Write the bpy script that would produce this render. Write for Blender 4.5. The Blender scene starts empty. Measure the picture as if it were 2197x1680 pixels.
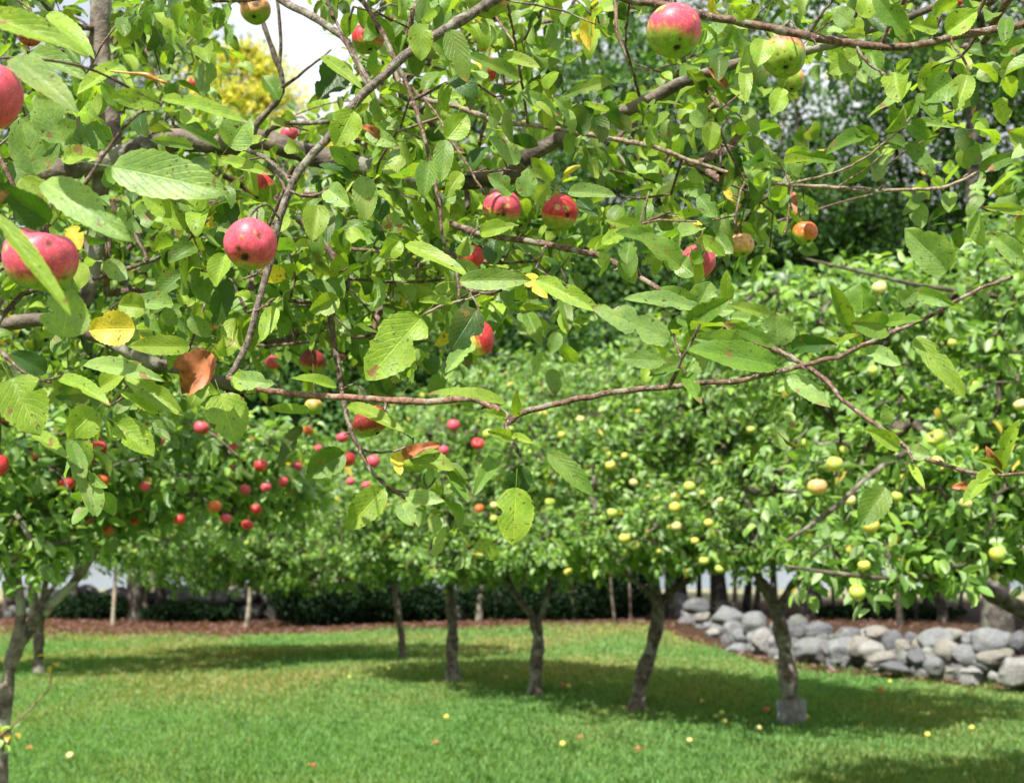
import bpy, math, random
import numpy as np
from mathutils import Vector, Matrix, noise as mnoise
R = math.radians
rng = np.random.default_rng(7)
random.seed(7)
scene = bpy.context.scene
C = scene.collection

# ------------------------------------------------------------------ camera
CAM = np.array([0.0, 0.0, 1.55])
LENS, F = 45.0, 2746.0            # F: focal length in units where the frame is 2197 wide
TANP = 340.0/2746.0
PITCH = math.atan(TANP)
cp, sp = math.cos(PITCH), math.sin(PITCH)
cam_d = bpy.data.cameras.new("camera")
cam = bpy.data.objects.new("camera", cam_d); C.objects.link(cam)
cam.location = CAM; cam.rotation_euler = (math.pi/2 + PITCH, 0, 0)
cam_d.lens = LENS; cam_d.sensor_width = 36; cam_d.clip_start = .05; cam_d.clip_end = 3000
cam_d.dof.use_dof = True; cam_d.dof.focus_distance = 1.95; cam_d.dof.aperture_fstop = 7.0
scene.camera = cam

# ------------------------------------------------------------------ world, sun, exposure
SUN_EL, SUN_AZ = R(52), R(205)     # azimuth clockwise from +Y: behind the camera, to its left
sun_dir = np.array([math.sin(SUN_AZ)*math.cos(SUN_EL), math.cos(SUN_AZ)*math.cos(SUN_EL), math.sin(SUN_EL)])
W = bpy.data.worlds.new("World"); scene.world = W; W.use_nodes = True
nt = W.node_tree; nt.nodes.clear()
o = nt.nodes.new('ShaderNodeOutputWorld'); bg = nt.nodes.new('ShaderNodeBackground')
sky = nt.nodes.new('ShaderNodeTexSky'); sky.sky_type = 'NISHITA'; sky.sun_disc = False
sky.sun_elevation = SUN_EL; sky.sun_rotation = SUN_AZ; sky.air_density = 1.0; sky.dust_density = 2.0
# broken bright cloud over the Nishita sky
tc = nt.nodes.new('ShaderNodeTexCoord')
nz = nt.nodes.new('ShaderNodeTexNoise'); nz.inputs['Scale'].default_value = 2.2; nz.inputs['Detail'].default_value = 7
mp = nt.nodes.new('ShaderNodeMapping'); mp.inputs['Scale'].default_value = (1, 1, 2.5)
cr = nt.nodes.new('ShaderNodeValToRGB'); cr.color_ramp.elements[0].position = .28; cr.color_ramp.elements[1].position = .46
mx = nt.nodes.new('ShaderNodeMixRGB'); mx.inputs[2].default_value = (5.3, 5.45, 5.7, 1)
nt.links.new(tc.outputs['Generated'], mp.inputs[0]); nt.links.new(mp.outputs[0], nz.inputs['Vector'])
nt.links.new(nz.outputs[0], cr.inputs[0]); nt.links.new(cr.outputs[0], mx.inputs[0])
nt.links.new(sky.outputs[0], mx.inputs[1]); nt.links.new(mx.outputs[0], bg.inputs[0])
bg.inputs[1].default_value = 0.10
nt.links.new(bg.outputs[0], o.inputs[0])
sl = bpy.data.lights.new("sun", 'SUN'); sl.energy = 5.0; sl.angle = R(.5); sl.color = (1, .95, .86)
so = bpy.data.objects.new("sun", sl); C.objects.link(so)
so.rotation_euler = Vector(sun_dir).to_track_quat('Z', 'Y').to_euler()
scene.view_settings.view_transform = 'Standard'; scene.view_settings.look = 'None'
scene.view_settings.exposure = 1.0; scene.view_settings.gamma = 1
scene.cycles.max_bounces = 8; scene.cycles.transparent_max_bounces = 6
scene.cycles.diffuse_bounces = 4; scene.cycles.transmission_bounces = 4
scene.cycles.use_denoising = True
scene.cycles.sample_clamp_indirect = 6

# ------------------------------------------------------------------ places
def at(px, py, Y):
    """world point seen at frame position (px,py) of a 2197x1680 frame, at world distance Y ahead"""
    a = (px-1098.5)/F; b = (py-840.0)/F
    d = Y/(cp + b*sp)
    return np.array([a*d, Y, CAM[2] + d*(sp - b*cp)])
def on_ground(px, py):
    b = (py-840.0)/F
    d = 1.55/(b*cp - sp)
    p = at(px, py, d*(cp+b*sp)); p[2] = 0
    return p
def to_frame(P):
    P = np.atleast_2d(P) - CAM
    d = P[:, 1]*cp + P[:, 2]*sp
    u = -P[:, 1]*sp + P[:, 2]*cp
    return 1098.5 + F*P[:, 0]/d, 840 - F*u/d, d
def unit(v):
    v = np.asarray(v, float)
    return v/np.maximum(np.linalg.norm(v, axis=-1, keepdims=True), 1e-9)

# ------------------------------------------------------------------ object helpers
def put(name, me, parent=None, label=None, cat=None, group=None, kind=None, mat=None):
    ob = bpy.data.objects.new(name, me); C.objects.link(ob)
    if parent is not None: ob.parent = parent
    if me is not None and mat is not None: me.materials.append(mat)
    for k, v in (("label", label), ("category", cat), ("group", group), ("kind", kind)):
        if v: ob[k] = v
    return ob
def mesh(name, V, Fc, uv=None, tint=None, smooth=True):
    """V (n,3); Fc (m,k) index array or list of such arrays; uv, tint per vertex"""
    V = np.asarray(V, np.float32)
    if isinstance(Fc, np.ndarray): Fc = [Fc]
    Fc = [f for f in Fc if len(f)]
    me = bpy.data.meshes.new(name)
    me.vertices.add(len(V)); me.vertices.foreach_set('co', V.ravel())
    loops = np.concatenate([f.ravel() for f in Fc]).astype(np.int32)
    starts, off = [], 0
    for f in Fc:
        starts.append(off + np.arange(len(f))*f.shape[1]); off += f.size
    starts = np.concatenate(starts).astype(np.int32)
    me.loops.add(len(loops)); me.loops.foreach_set('vertex_index', loops)
    me.polygons.add(len(starts)); me.polygons.foreach_set('loop_start', starts)
    if smooth: me.polygons.foreach_set('use_smooth', np.ones(len(starts), bool))
    if uv is not None:
        l = me.uv_layers.new(name='uv'); l.data.foreach_set('uv', np.asarray(uv, np.float32)[loops].ravel())
    if tint is not None:
        a = me.color_attributes.new('tint', 'FLOAT_COLOR', 'POINT')
        t = np.ones((len(V), 4), np.float32); t[:, :np.shape(tint)[1]] = tint
        a.data.foreach_set('color', t.ravel())
    me.update(calc_edges=True); me.validate()
    return me

def catmull(P, step):
    P = np.asarray(P, float); out = []
    n = len(P)
    if n < 3:
        k = max(2, int(np.linalg.norm(P[-1][:3]-P[0][:3])/step)+1)
        t = np.linspace(0, 1, k)[:, None]
        return P[0]*(1-t)+P[-1]*t
    E = np.vstack([2*P[0]-P[1], P, 2*P[-1]-P[-2]])
    for i in range(n-1):
        p0, p1, p2, p3 = E[i:i+4]
        k = max(1, int(np.linalg.norm((p2-p1)[:3])/step))
        t = (np.arange(k)/k)[:, None]
        out.append(.5*(2*p1+(p2-p0)*t+(2*p0-5*p1+4*p2-p3)*t*t+(3*p1-p0-3*p2+p3)*t**3))
    out.append(P[-1:])
    return np.vstack(out)

class Tubes:
    def __init__(s): s.V = []; s.Fq = []; s.T = []; s.n = 0
    def add(s, pts, rad, seg=6, tint=(.2, .15, .12), rough=0.0, cap=True):
        pts = np.asarray(pts, float); m = len(pts)
        if m < 2: return
        rad = np.broadcast_to(np.asarray(rad, float), (m,)).copy()
        d = unit(np.gradient(pts, axis=0))
        ref = np.array([.3, .2, .93]) if abs(d[:, 2]).mean() < .8 else np.array([.9, .3, .1])
        a = unit(np.cross(d, ref)); b = np.cross(d, a)
        th = np.arange(seg)/seg*2*np.pi
        if rough: rr = rad[:, None]*(1+rough*rng.normal(0, 1, (m, seg)))*(1+rough*rng.normal(0, 1, (m, 1)))
        else: rr = np.repeat(rad[:, None], seg, 1)
        V = pts[:, None]+rr[..., None]*(np.cos(th)[None, :, None]*a[:, None]+np.sin(th)[None, :, None]*b[:, None])
        i = np.arange(m-1)[:, None]*seg; j = np.arange(seg)[None]
        k = (j+1) % seg
        q = np.stack([i+j, i+k, i+seg+k, i+seg+j], -1).reshape(-1, 4)+s.n
        s.V.append(V.reshape(-1, 3)); s.Fq.append(q)
        s.T.append(np.tile(np.asarray(tint, float)[:3], (m*seg, 1)))
        s.n += m*seg
        if cap:
            s.V.append(pts[-1:]+d[-1]*rad[-1]*.6); s.T.append(np.asarray(tint, float)[None, :3])
            e = s.n-seg; jj = np.arange(seg)
            s.Fq.append(np.stack([e+jj, e+(jj+1) % seg, np.full(seg, s.n), np.full(seg, s.n)], -1)[:, :3])
            s.n += 1
    def mesh(s, name):
        q = [f for f in s.Fq if f.shape[1] == 4]; t = [f for f in s.Fq if f.shape[1] == 3]
        L = [np.concatenate(q)] if q else []
        if t: L.append(np.concatenate(t))
        return mesh(name, np.concatenate(s.V), L, tint=np.concatenate(s.T))

# ------------------------------------------------------------------ leaves
def outline(s):
    s = np.clip(s, 0, 1)
    return (np.sin(np.pi*s**.82)**.62)*(1-.12*s)*np.where(s > .88, 1-.35*(s-.88)/.12, 1)
def template(rows, cols, petiole=True):
    """rows of (s, t): s<0 is the stalk"""
    S = list(rows)
    if petiole: S = [-.32, -.02]+S
    S = np.array(S, float); t = np.linspace(-1, 1, cols)
    ss, tt = np.meshgrid(S, t, indexing='ij')
    n, m = len(S), cols
    i = np.arange(n-1)[:, None]*m; j = np.arange(m-1)[None]
    q = np.stack([i+j, i+j+1, i+m+j+1, i+m+j], -1).reshape(-1, 4)
    return ss.ravel(), tt.ravel(), q
T_HI = template(np.linspace(0.0, 1, 22), 9)
T_MID = template([0, .07, .2, .4, .62, .8, .93, 1], 5)
T_LOW = template([0, .16, .45, .75, 1], 3, False)
T_FAR = (np.array([0, .42, .42, 1]), np.array([0, -1, 1, 0.]), np.array([[0, 1, 3, 2]]))
def leaves(T, O, A, N, L, Wd, curl, fold, tint, wave=0.0, serr=0.0, twist=0.0, eaten=.42):
    """many leaves at once. O base points, A axis, N upper side normal"""
    O = np.atleast_2d(O); n = len(O)
    A = unit(np.atleast_2d(A)); N = np.atleast_2d(N); N = unit(N-np.sum(N*A, -1, keepdims=True)*A); B = np.cross(A, N)
    L, Wd, curl, fold, wave = [np.broadcast_to(np.asarray(x, float), (n,))[:, None] for x in (L, Wd, curl, fold, wave)]
    s, t, q = T
    s = s[None]; t = t[None]
    w = np.where(s < 0, .012, outline(s))
    if serr or len(s[0]) > 30:
        for b_ in range(3):
            sb = rng.uniform(.15, .95, (n, 1)); side_ = np.where(rng.uniform(0, 1, (n, 1)) < .5, 1, -1); on_ = rng.uniform(0, 1, (n, 1)) < eaten
            w = w*(1-np.where((s > 0) & (t*side_ > .1) & on_, rng.uniform(.15, .6, (n, 1))*np.exp(-((s-sb)/rng.uniform(.03, .10, (n, 1)))**2), 0))
        if serr: w = np.where(s > 0, w*(1+serr*np.where(np.arange(len(T[0]))//9 % 2, 1, -1)*(abs(t) > .9)), w)
    ph = rng.uniform(0, 6.28, (n, 1))
    x = t*w*Wd/2
    blade = np.clip(s, 0, 1)
    # bend the midrib as an arc (curl = total angle), stalk continues straight at the base
    ang = curl*blade
    c = np.where(np.abs(curl) < 1e-3, 1e-3, curl)
    al = np.where(s < 0, s*L, np.sin(c*blade)/c*L)
    zz = np.where(s < 0, -.25*s*s*L, -(1-np.cos(c*blade))/c*L)
    up = fold*np.abs(x)+wave*Wd*np.sin(blade*11+ph+t*1.2)*np.abs(t)*np.where(s < 0, 0, 1)
    tw_ = np.broadcast_to(np.asarray(twist, float), (n,))[:, None]*blade
    x, up = x*np.cos(tw_)-up*np.sin(tw_), x*np.sin(tw_)+up*np.cos(tw_)
    la = al+up*np.sin(ang); ln = zz+up*np.cos(ang)
    V = O[:, None]+la[..., None]*A[:, None]+x[..., None]*B[:, None]+ln[..., None]*N[:, None]
    k = V.shape[1]
    Fq = (q[None]+(np.arange(n)*k)[:, None, None]).reshape(-1, q.shape[1])
    uv = np.stack([np.broadcast_to(t*.5+.5, (n, k)), np.broadcast_to(s, (n, k))], -1).reshape(-1, 2)
    tn = np.repeat(np.atleast_2d(tint), k, 0) if len(np.atleast_2d(tint)) == n else np.tile(tint, (n*k, 1))
    return V.reshape(-1, 3), Fq, uv, tn
class LeafBag:
    def __init__(s): s.p = []; s.n = 0
    def add(s, r):
        s.p.append((r[0], r[1]+s.n, r[2], r[3])); s.n += len(r[0])
    def mesh(s, name):
        return mesh(name, np.concatenate([p[0] for p in s.p]), np.concatenate([p[1] for p in s.p]),
                    np.concatenate([p[2] for p in s.p]), np.concatenate([p[3] for p in s.p]))

PAL = {0: (.100, .200, .030), 1: (.205, .330, .042), 2: (.185, .305, .095), 3: (.034, .092, .015),
       4: (.50, .42, .05), 5: (.30, .10, .035)}

# ------------------------------------------------------------------ materials
def newmat(name):
    m = bpy.data.materials.new(name); m.use_nodes = True
    n = m.node_tree; n.nodes.clear()
    return m, n, n.links
def N(n, kind, **kw):
    x = n.nodes.new(kind)
    for k, v in kw.items():
        if k.startswith('_'): setattr(x, k[1:], v)
        else:
            key = int(k[1:]) if k[0] == 'i' and k[1:].isdigit() else k.replace('__', ' ')
            x.inputs[key].default_value = v
    return x
def mth(n, op, a, b=None, c=None, clamp=False):
    x = n.nodes.new('ShaderNodeMath'); x.operation = op; x.use_clamp = clamp
    for i, v in enumerate((a, b, c)):
        if v is None: continue
        if isinstance(v, (int, float)): x.inputs[i].default_value = v
        else: n.links.new(v, x.inputs[i])
    return x.outputs[0]
def mixc(n, f, a, b, mode='MIX'):
    x = n.nodes.new('ShaderNodeMixRGB'); x.blend_type = mode
    for i, v in ((0, f), (1, a), (2, b)):
        if isinstance(v, (int, float)): x.inputs[i].default_value = v
        elif isinstance(v, tuple): x.inputs[i].default_value = (*v, 1)
        else: n.links.new(v, x.inputs[i])
    return x.outputs[0]
def ramp(n, f, a, b):
    x = n.nodes.new('ShaderNodeMapRange'); x.inputs[1].default_value = a; x.inputs[2].default_value = b
    n.links.new(f, x.inputs[0]); return x.outputs[0]
def noise(n, scale, detail=3, co=None, rough=.55):
    x = N(n, 'ShaderNodeTexNoise', Scale=scale, Detail=detail, Roughness=rough)
    if co is None:
        g = n.nodes.new('ShaderNodeNewGeometry'); co = g.outputs['Position']
    n.links.new(co, x.inputs['Vector']); return x.outputs[0]

def leaf_material(name, near=True, trans=.38, rough=.42, spec=.45):
    m, n, l = newmat(name)
    at_ = N(n, 'ShaderNodeVertexColor', _layer_name='tint'); col = at_.outputs[0]
    geo = n.nodes.new('ShaderNodeNewGeometry')
    nrm = None
    if near:
        uv = n.nodes.new('ShaderNodeUVMap'); sx = n.nodes.new('ShaderNodeSeparateXYZ'); l.new(uv.outputs[0], sx.inputs[0])
        u, v = sx.outputs[0], sx.outputs[1]
        au = mth(n, 'ABSOLUTE', mth(n, 'SUBTRACT', u, .5))
        rib = mth(n, 'SUBTRACT', 1, ramp(n, au, .008, .03))
        vv = mth(n, 'SUBTRACT', mth(n, 'MULTIPLY', v, 8.0), mth(n, 'MULTIPLY', au, 6.0))
        fr = mth(n, 'ABSOLUTE', mth(n, 'SUBTRACT', mth(n, 'FRACT', vv), .5))
        vein = mth(n, 'SUBTRACT', 1, ramp(n, fr, .02, .12))
        veins = mth(n, 'MAXIMUM', rib, mth(n, 'MULTIPLY', vein, .45))
        rim = ramp(n, au, .455, .49)
        big = noise(n, 55, 3)
        col = mixc(n, mth(n, 'MULTIPLY', ramp(n, big, .35, .7), .55), col, mixc(n, 1, col, (1.7, 1.45, .9), 'MULTIPLY'))
        col = mixc(n, mth(n, 'MULTIPLY', veins, .5), col, mixc(n, 1, col, (1.9, 1.6, 1.6), 'MULTIPLY'))
        col = mixc(n, mth(n, 'MULTIPLY', rim, .4), col, mixc(n, 1, col, (1.9, 1.5, 1.6), 'MULTIPLY'))
        fine = noise(n, 260, 4)
        col = mixc(n, mth(n, 'MULTIPLY', ramp(n, fine, .45, .75), .5), col, mixc(n, 1, col, (.45, .55, .5), 'MULTIPLY'))
        # scab specks and brown patches
        sp1 = ramp(n, noise(n, 150, 2), .66, .69); sp2 = ramp(n, noise(n, 38, 4), .655, .68)
        col = mixc(n, mth(n, 'MULTIPLY', sp1, .85), col, (.06, .035, .015))
        col = mixc(n, mth(n, 'MULTIPLY', sp2, .9), col, (.24, .12, .05))
        bmp = N(n, 'ShaderNodeBump', Strength=.55, Distance=.0012)
        hh = mth(n, 'ADD', mth(n, 'MULTIPLY', veins, -1.0), mth(n, 'MULTIPLY', fine, 1.2))
        l.new(hh, bmp.inputs['Height']); nrm = bmp.outputs[0]
    if near:
        tipn = mth(n, 'ADD', v, mth(n, 'MULTIPLY', noise(n, 22, 4), 1.3))
        col = mixc(n, mth(n, 'MULTIPLY', ramp(n, tipn, 1.66, 1.74), .85), col, (.27, .15, .06))
        yel = ramp(n, noise(n, 9, 2), .52, .72)
        col = mixc(n, mth(n, 'MULTIPLY', yel, .30), col, (.36, .36, .07))
    under = mixc(n, .65, col, mixc(n, 1, col, (1.45, 1.28, 2.2), 'MULTIPLY'))
    col2 = mixc(n, geo.outputs['Backfacing'], col, under)
    ps = N(n, 'ShaderNodeBsdfPrincipled', Roughness=rough)
    ps.inputs['Specular IOR Level'].default_value = spec
    l.new(col2, ps.inputs['Base Color'])
    tr = n.nodes.new('ShaderNodeBsdfTranslucent')
    l.new(mixc(n, 1, col, (1.60, 1.65, .60), 'MULTIPLY'), tr.inputs[0])
    if nrm: l.new(nrm, ps.inputs['Normal'])
    ms = N(n, 'ShaderNodeMixShader'); ms.inputs[0].default_value = trans
    l.new(ps.outputs[0], ms.inputs[1]); l.new(tr.outputs[0], ms.inputs[2])
    out = n.nodes.new('ShaderNodeOutputMaterial'); l.new(ms.outputs[0], out.inputs[0])
    return m
M_LEAF = leaf_material('apple_leaf')
M_LEAF_MID = leaf_material('orchard_leaf', False, .36, .40)
M_LEAF_FAR = leaf_material('woodland_leaf', False, .35, .6, .12)

def bark_material(name, scale, lichen=.5, fleck=0.0):
    m, n, l = newmat(name)
    at_ = N(n, 'ShaderNodeVertexColor', _layer_name='tint'); col = at_.outputs[0]
    a = noise(n, scale, 5); b = noise(n, scale*.35, 4); c = noise(n, scale*3.5, 2)
    col = mixc(n, ramp(n, a, .35, .68), mixc(n, 1, col, (.38, .36, .34), 'MULTIPLY'), mixc(n, 1, col, (1.75, 1.65, 1.55), 'MULTIPLY'))
    col = mixc(n, mth(n, 'MULTIPLY', ramp(n, b, .54, .60), lichen), col, (.36, .38, .30))
    if fleck: col = mixc(n, mth(n, 'MULTIPLY', ramp(n, c, .66, .70), fleck), col, (.62, .58, .52))
    ps = N(n, 'ShaderNodeBsdfPrincipled', Roughness=.72); ps.inputs['Specular IOR Level'].default_value = .3
    l.new(col, ps.inputs['Base Color'])
    bmp = N(n, 'ShaderNodeBump', Strength=.8, Distance=.25/scale)
    l.new(mth(n, 'ADD', a, mth(n, 'MULTIPLY', c, .4)), bmp.inputs['Height']); l.new(bmp.outputs[0], ps.inputs['Normal'])
    out = n.nodes.new('ShaderNodeOutputMaterial'); l.new(ps.outputs[0], out.inputs[0])
    return m
M_TWIG = bark_material('young_bark', 130, .35, .9)
M_BARK = bark_material('old_bark', 22, .38)
M_LICHEN = bark_material('lichened_bark', 26, .85, .5)
M_WOOD = bark_material('woodland_bark', 9, .3)

def apple_material():
    m, n, l = newmat('apple_skin')
    at_ = N(n, 'ShaderNodeVertexColor', _layer_name='tint'); col = at_.outputs[0]
    tcn = n.nodes.new('ShaderNodeTexCoord'); co = tcn.outputs['Object']
    a = noise(n, 900, 1, co); b = noise(n, 120, 3, co); c = noise(n, 60, 5, co)
    col = mixc(n, ramp(n, b, .3, .75), mixc(n, 1, col, (.75, .68, .7), 'MULTIPLY'), mixc(n, 1, col, (1.25, 1.3, 1.2), 'MULTIPLY'))
    vo = N(n, 'ShaderNodeTexVoronoi', Scale=330); l.new(co, vo.inputs['Vector'])
    dot = mth(n, 'SUBTRACT', 1, ramp(n, vo.outputs['Distance'], .10, .26))
    col = mixc(n, mth(n, 'MULTIPLY', dot, .55), col, (.75, .50, .36))
    col = mixc(n, mth(n, 'MULTIPLY', ramp(n, c, .64, .68), .8), col, (.13, .06, .025))
    ps = N(n, 'ShaderNodeBsdfPrincipled', Roughness=.46); ps.inputs['Specular IOR Level'].default_value = .45
    ps.inputs['Coat Weight'].default_value = .04; ps.inputs['Coat Roughness'].default_value = .25
    l.new(col, ps.inputs['Base Color'])
    bmp = N(n, 'ShaderNodeBump', Strength=.25, Distance=.0008); l.new(b, bmp.inputs['Height']); l.new(bmp.outputs[0], ps.inputs['Normal'])
    out = n.nodes.new('ShaderNodeOutputMaterial'); l.new(ps.outputs[0], out.inputs[0])
    return m
M_APPLE = apple_material()
def plain(name, color, rough=.7, nscale=0, contrast=.4, metal=0):
    m, n, l = newmat(name)
    ps = N(n, 'ShaderNodeBsdfPrincipled', Roughness=rough, Metallic=metal)
    if nscale:
        f = noise(n, nscale, 5)
        c = mixc(n, ramp(n, f, .3, .7), tuple(x*(1-contrast) for x in color), tuple(min(1, x*(1+contrast)) for x in color))
        l.new(c, ps.inputs['Base Color'])
    else: ps.inputs['Base Color'].default_value = (*color, 1)
    out = n.nodes.new('ShaderNodeOutputMaterial'); l.new(ps.outputs[0], out.inputs[0])
    return m
M_STALK = plain('stalk', (.16, .09, .04), .7, 300)
M_CALYX = plain('calyx', (.05, .035, .02), .9, 400)
M_WIRE = plain('galvanised_wire', (.36, .38, .40), .6, 60, .3)

# ------------------------------------------------------------------ ground
def lawn_edge(x):
    """world Y where the mown grass ends at this X"""
    x = np.asarray(x, float)
    wall = np.interp(x, [1.5, 3.0, 3.6, 4.4, 5.1, 6.2, 8.5], [60, 23.5, 17.7, 16.7, 15.8, 14.6, 12.7])
    back = 25.3+1.6/(1+np.exp(-(x+4)*1.2))+.6*np.sin(x*.5+1)+.4*np.sin(x*1.7)
    return np.minimum(back, wall)
def patch(x, y):
    return (np.sin(x*1.3+.7*np.sin(y*.9))*np.sin(y*.55+1.1*np.sin(x*.6+2))+.6*np.sin(x*2.9+y*1.7)*np.sin(y*1.9-x))*.5
def ground_material():
    m, n, l = newmat('ground')
    at_ = N(n, 'ShaderNodeVertexColor', _layer_name='tint')
    sx = n.nodes.new('ShaderNodeSeparateColor'); l.new(at_.outputs[0], sx.inputs[0])
    f1 = noise(n, 3, 6); f2 = noise(n, 40, 4); f3 = noise(n, .8, 4)
    grass = mixc(n, ramp(n, f2, .3, .7), (.035, .080, .014), (.11, .19, .032))
    grass = mixc(n, ramp(n, f1, .52, .72), grass, (.20, .20, .07))
    lit = mixc(n, ramp(n, f2, .35, .7), (.028, .018, .012), (.095, .055, .034))  # litter floor, with woodland shade painted in as darker browns
    fld = mixc(n, ramp(n, f3, .35, .65), (.19, .19, .09), (.30, .27, .18))
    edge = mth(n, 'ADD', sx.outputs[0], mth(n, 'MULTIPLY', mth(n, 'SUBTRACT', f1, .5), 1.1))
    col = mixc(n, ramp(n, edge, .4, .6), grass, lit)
    col = mixc(n, sx.outputs[1], col, fld)
    ps = N(n, 'ShaderNodeBsdfPrincipled', Roughness=.95); ps.inputs['Specular IOR Level'].default_value = .1
    l.new(col, ps.inputs['Base Color'])
    bmp = N(n, 'ShaderNodeBump', Strength=.6, Distance=.03); l.new(f2, bmp.inputs['Height']); l.new(bmp.outputs[0], ps.inputs['Normal'])
    out = n.nodes.new('ShaderNodeOutputMaterial'); l.new(ps.outputs[0], out.inputs[0])
    return m
gx = np.concatenate([[-900, -300, -120, -60, -35], np.arange(-24, 24.1, .4), [35, 60, 120, 300, 900]])
gy = np.concatenate([[-200, -40, -10], np.arange(-3, 62, .4), [70, 90, 140, 400, 1500]])
X, Y = np.meshgrid(gx, gy)
Z = .05*np.sin(X*.4)*np.sin(Y*.31)-np.interp(Y, [52, 58, 62], [0, 1.2, 1.8])+np.interp(Y, [300, 1500], [0, 4])
Z = np.where((Y > 300), 3.0, Z)
Z = np.where((abs(X) < 12) & (Y < 24), Z*.25, Z)
edge = np.clip((Y-lawn_edge(X))/1.2+.5, 0, 1); fld = np.clip((Y-38)/3, 0, 1)
i = np.arange(len(gy)-1)[:, None]*len(gx); j = np.arange(len(gx)-1)[None]; k = len(gx)
gq = np.stack([i+j, i+j+1, i+k+j+1, i+k+j], -1).reshape(-1, 4)
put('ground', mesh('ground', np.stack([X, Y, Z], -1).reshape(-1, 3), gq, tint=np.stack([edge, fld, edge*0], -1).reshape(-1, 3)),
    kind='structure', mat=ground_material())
def water_material():
    m, n, l = newmat('lake_water')
    ps = N(n, 'ShaderNodeBsdfPrincipled', Roughness=.12); ps.inputs['Base Color'].default_value = (.10, .14, .18, 1)
    bmp = N(n, 'ShaderNodeBump', Strength=.25, Distance=.1); l.new(noise(n, 2, 4), bmp.inputs['Height']); l.new(bmp.outputs[0], ps.inputs['Normal'])
    out = n.nodes.new('ShaderNodeOutputMaterial'); l.new(ps.outputs[0], out.inputs[0])
    return m
put('lake_water', mesh('lake_water', [(-900, 52, -.25), (900, 52, -.25), (900, 420, -.25), (-900, 420, -.25)], np.array([[0, 1, 2, 3]])),
    kind='structure', mat=water_material())
# grass blades
def rough_ground(x, y):
    z = .05*np.sin(x*.4)*np.sin(y*.31); return np.where((abs(x) < 12) & (y < 24), z*.25, z)
NB = 520000
d = 6.3*np.exp(rng.uniform(0, 1, NB)*math.log(27/6.3)); x = rng.uniform(-1, 1, NB)*(.46*d+1.0)
pt = patch(x, d)
keep = (d < lawn_edge(x)-.1+.5*rng.normal(0, 1, NB)) & (rng.uniform(0, 1, NB) < np.clip(1-(pt-.45)*1.0, .45, 1))
x, d, pt = x[keep], d[keep], pt[keep]; nb = len(x)
clump = .5+.5*np.sin(x*7+3*np.sin(d*3))*np.sin(d*6+2*np.sin(x*4))
h = rng.uniform(.022, .050, nb)*(.75+.5*clump)*np.where(rng.uniform(0, 1, nb) < .03, 1.6, 1)
# longer unmown grass round the trunks and along the foot of the wall
for a_, b_ in ((1697, 1532), (1365, 1507), (1148, 1483), (972, 1452), (866, 1407), (85, 1436)):
    g_ = on_ground(a_, b_); dd_ = np.hypot(x-g_[0], d-g_[1]); h = np.where(dd_ < .32, h*(1+1.6*np.clip(1-dd_/.32, 0, 1)*rng.uniform(0, 1, nb)), h)
h = np.where((x > 2.5) & (d > lawn_edge(x)-.5), h*rng.uniform(1, 2.4, nb), h)
az = rng.uniform(0, 2*np.pi, nb); lean = rng.uniform(.1, .9, nb)*h
w = .0022*np.clip(d/7, 1, 4)
b0 = np.stack([x, d, rough_ground(x, d)-.002], -1)
sd = np.stack([np.cos(az+1.57), np.sin(az+1.57), az*0], -1)*w[:, None]
ld = np.stack([np.cos(az)*lean, np.sin(az)*lean, h], -1)
Vg = np.stack([b0-sd, b0+sd, b0+ld*np.array([.35, .35, .6])+sd*.8, b0+ld, b0+ld*np.array([.35, .35, .6])-sd*.8], 1).reshape(-1, 3)
base = np.array([.165, .320, .072]); dry = np.array([.36, .32, .095]); lush = np.array([.110, .255, .060])
farm = np.clip((d-11)/5, 0, 1)
big_p = np.sin(x*.9+1.3*np.sin(d*.45+1))*np.sin(d*.8+x*.35)+.5*np.sin(x*2.3-d*1.1)
near_dry = np.clip(1-(d-6.3)/4, 0, 1)*np.clip(.35+.25*x, 0, 1)
mixv = np.clip((pt*.5+big_p*(.12+.45*farm)+rng.normal(0, .15, nb))*.8+.04+farm*.46+near_dry*.35, 0, 1)[:, None]
gc = base*(1-mixv)+dry*mixv
gc = np.where((rng.uniform(0, 1, nb) < .35)[:, None], lush, gc)*rng.uniform(.85, 1.18, (nb, 1))
fi = np.arange(nb)[:, None]*5+np.array([[0, 1, 2, 3, 4]])
put('grass', mesh('grass', Vg, fi, uv=np.zeros((nb*5, 2)), tint=np.repeat(gc, 5, 0), smooth=False),
    label='mown green lawn grass with dry yellow patches', cat='grass', kind='stuff', mat=M_LEAF_FAR)
# brown leaf litter along the wood edge and the wall
NL = 22000
x = np.where(rng.uniform(0, 1, NL) < .35, rng.uniform(-11, -5, NL), rng.uniform(-11, 11, NL)); y = lawn_edge(x)+rng.normal(.6, .8, NL)*np.where(x < -4.5, 1.5, .8)
x3 = rng.uniform(2.6, 10, 2600); y3 = lawn_edge(x3)-np.abs(rng.normal(0, .22, 2600)); x = np.concatenate([x, x3]); y = np.concatenate([y, y3])
x2 = rng.uniform(-10, 10, 9000); y2 = rng.uniform(25, 40, 9000)
x = np.concatenate([x, x2]); y = np.concatenate([y, y2]); NL = len(x)
O = np.stack([x, y, rough_ground(x, y)+rng.uniform(.01, .05, NL)], -1)
az = rng.uniform(0, 6.28, NL)
A = np.stack([np.cos(az), np.sin(az), rng.normal(0, .3, NL)], -1); Nn = np.stack([rng.normal(0, .4, NL), rng.normal(0, .4, NL), np.ones(NL)], -1)
br = np.array([[.105, .052, .032], [.17, .09, .05], [.07, .038, .024], [.24, .16, .10]])[rng.integers(0, 4, NL)]  # browns darkened so the colour carries the shade under the trees
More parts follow.
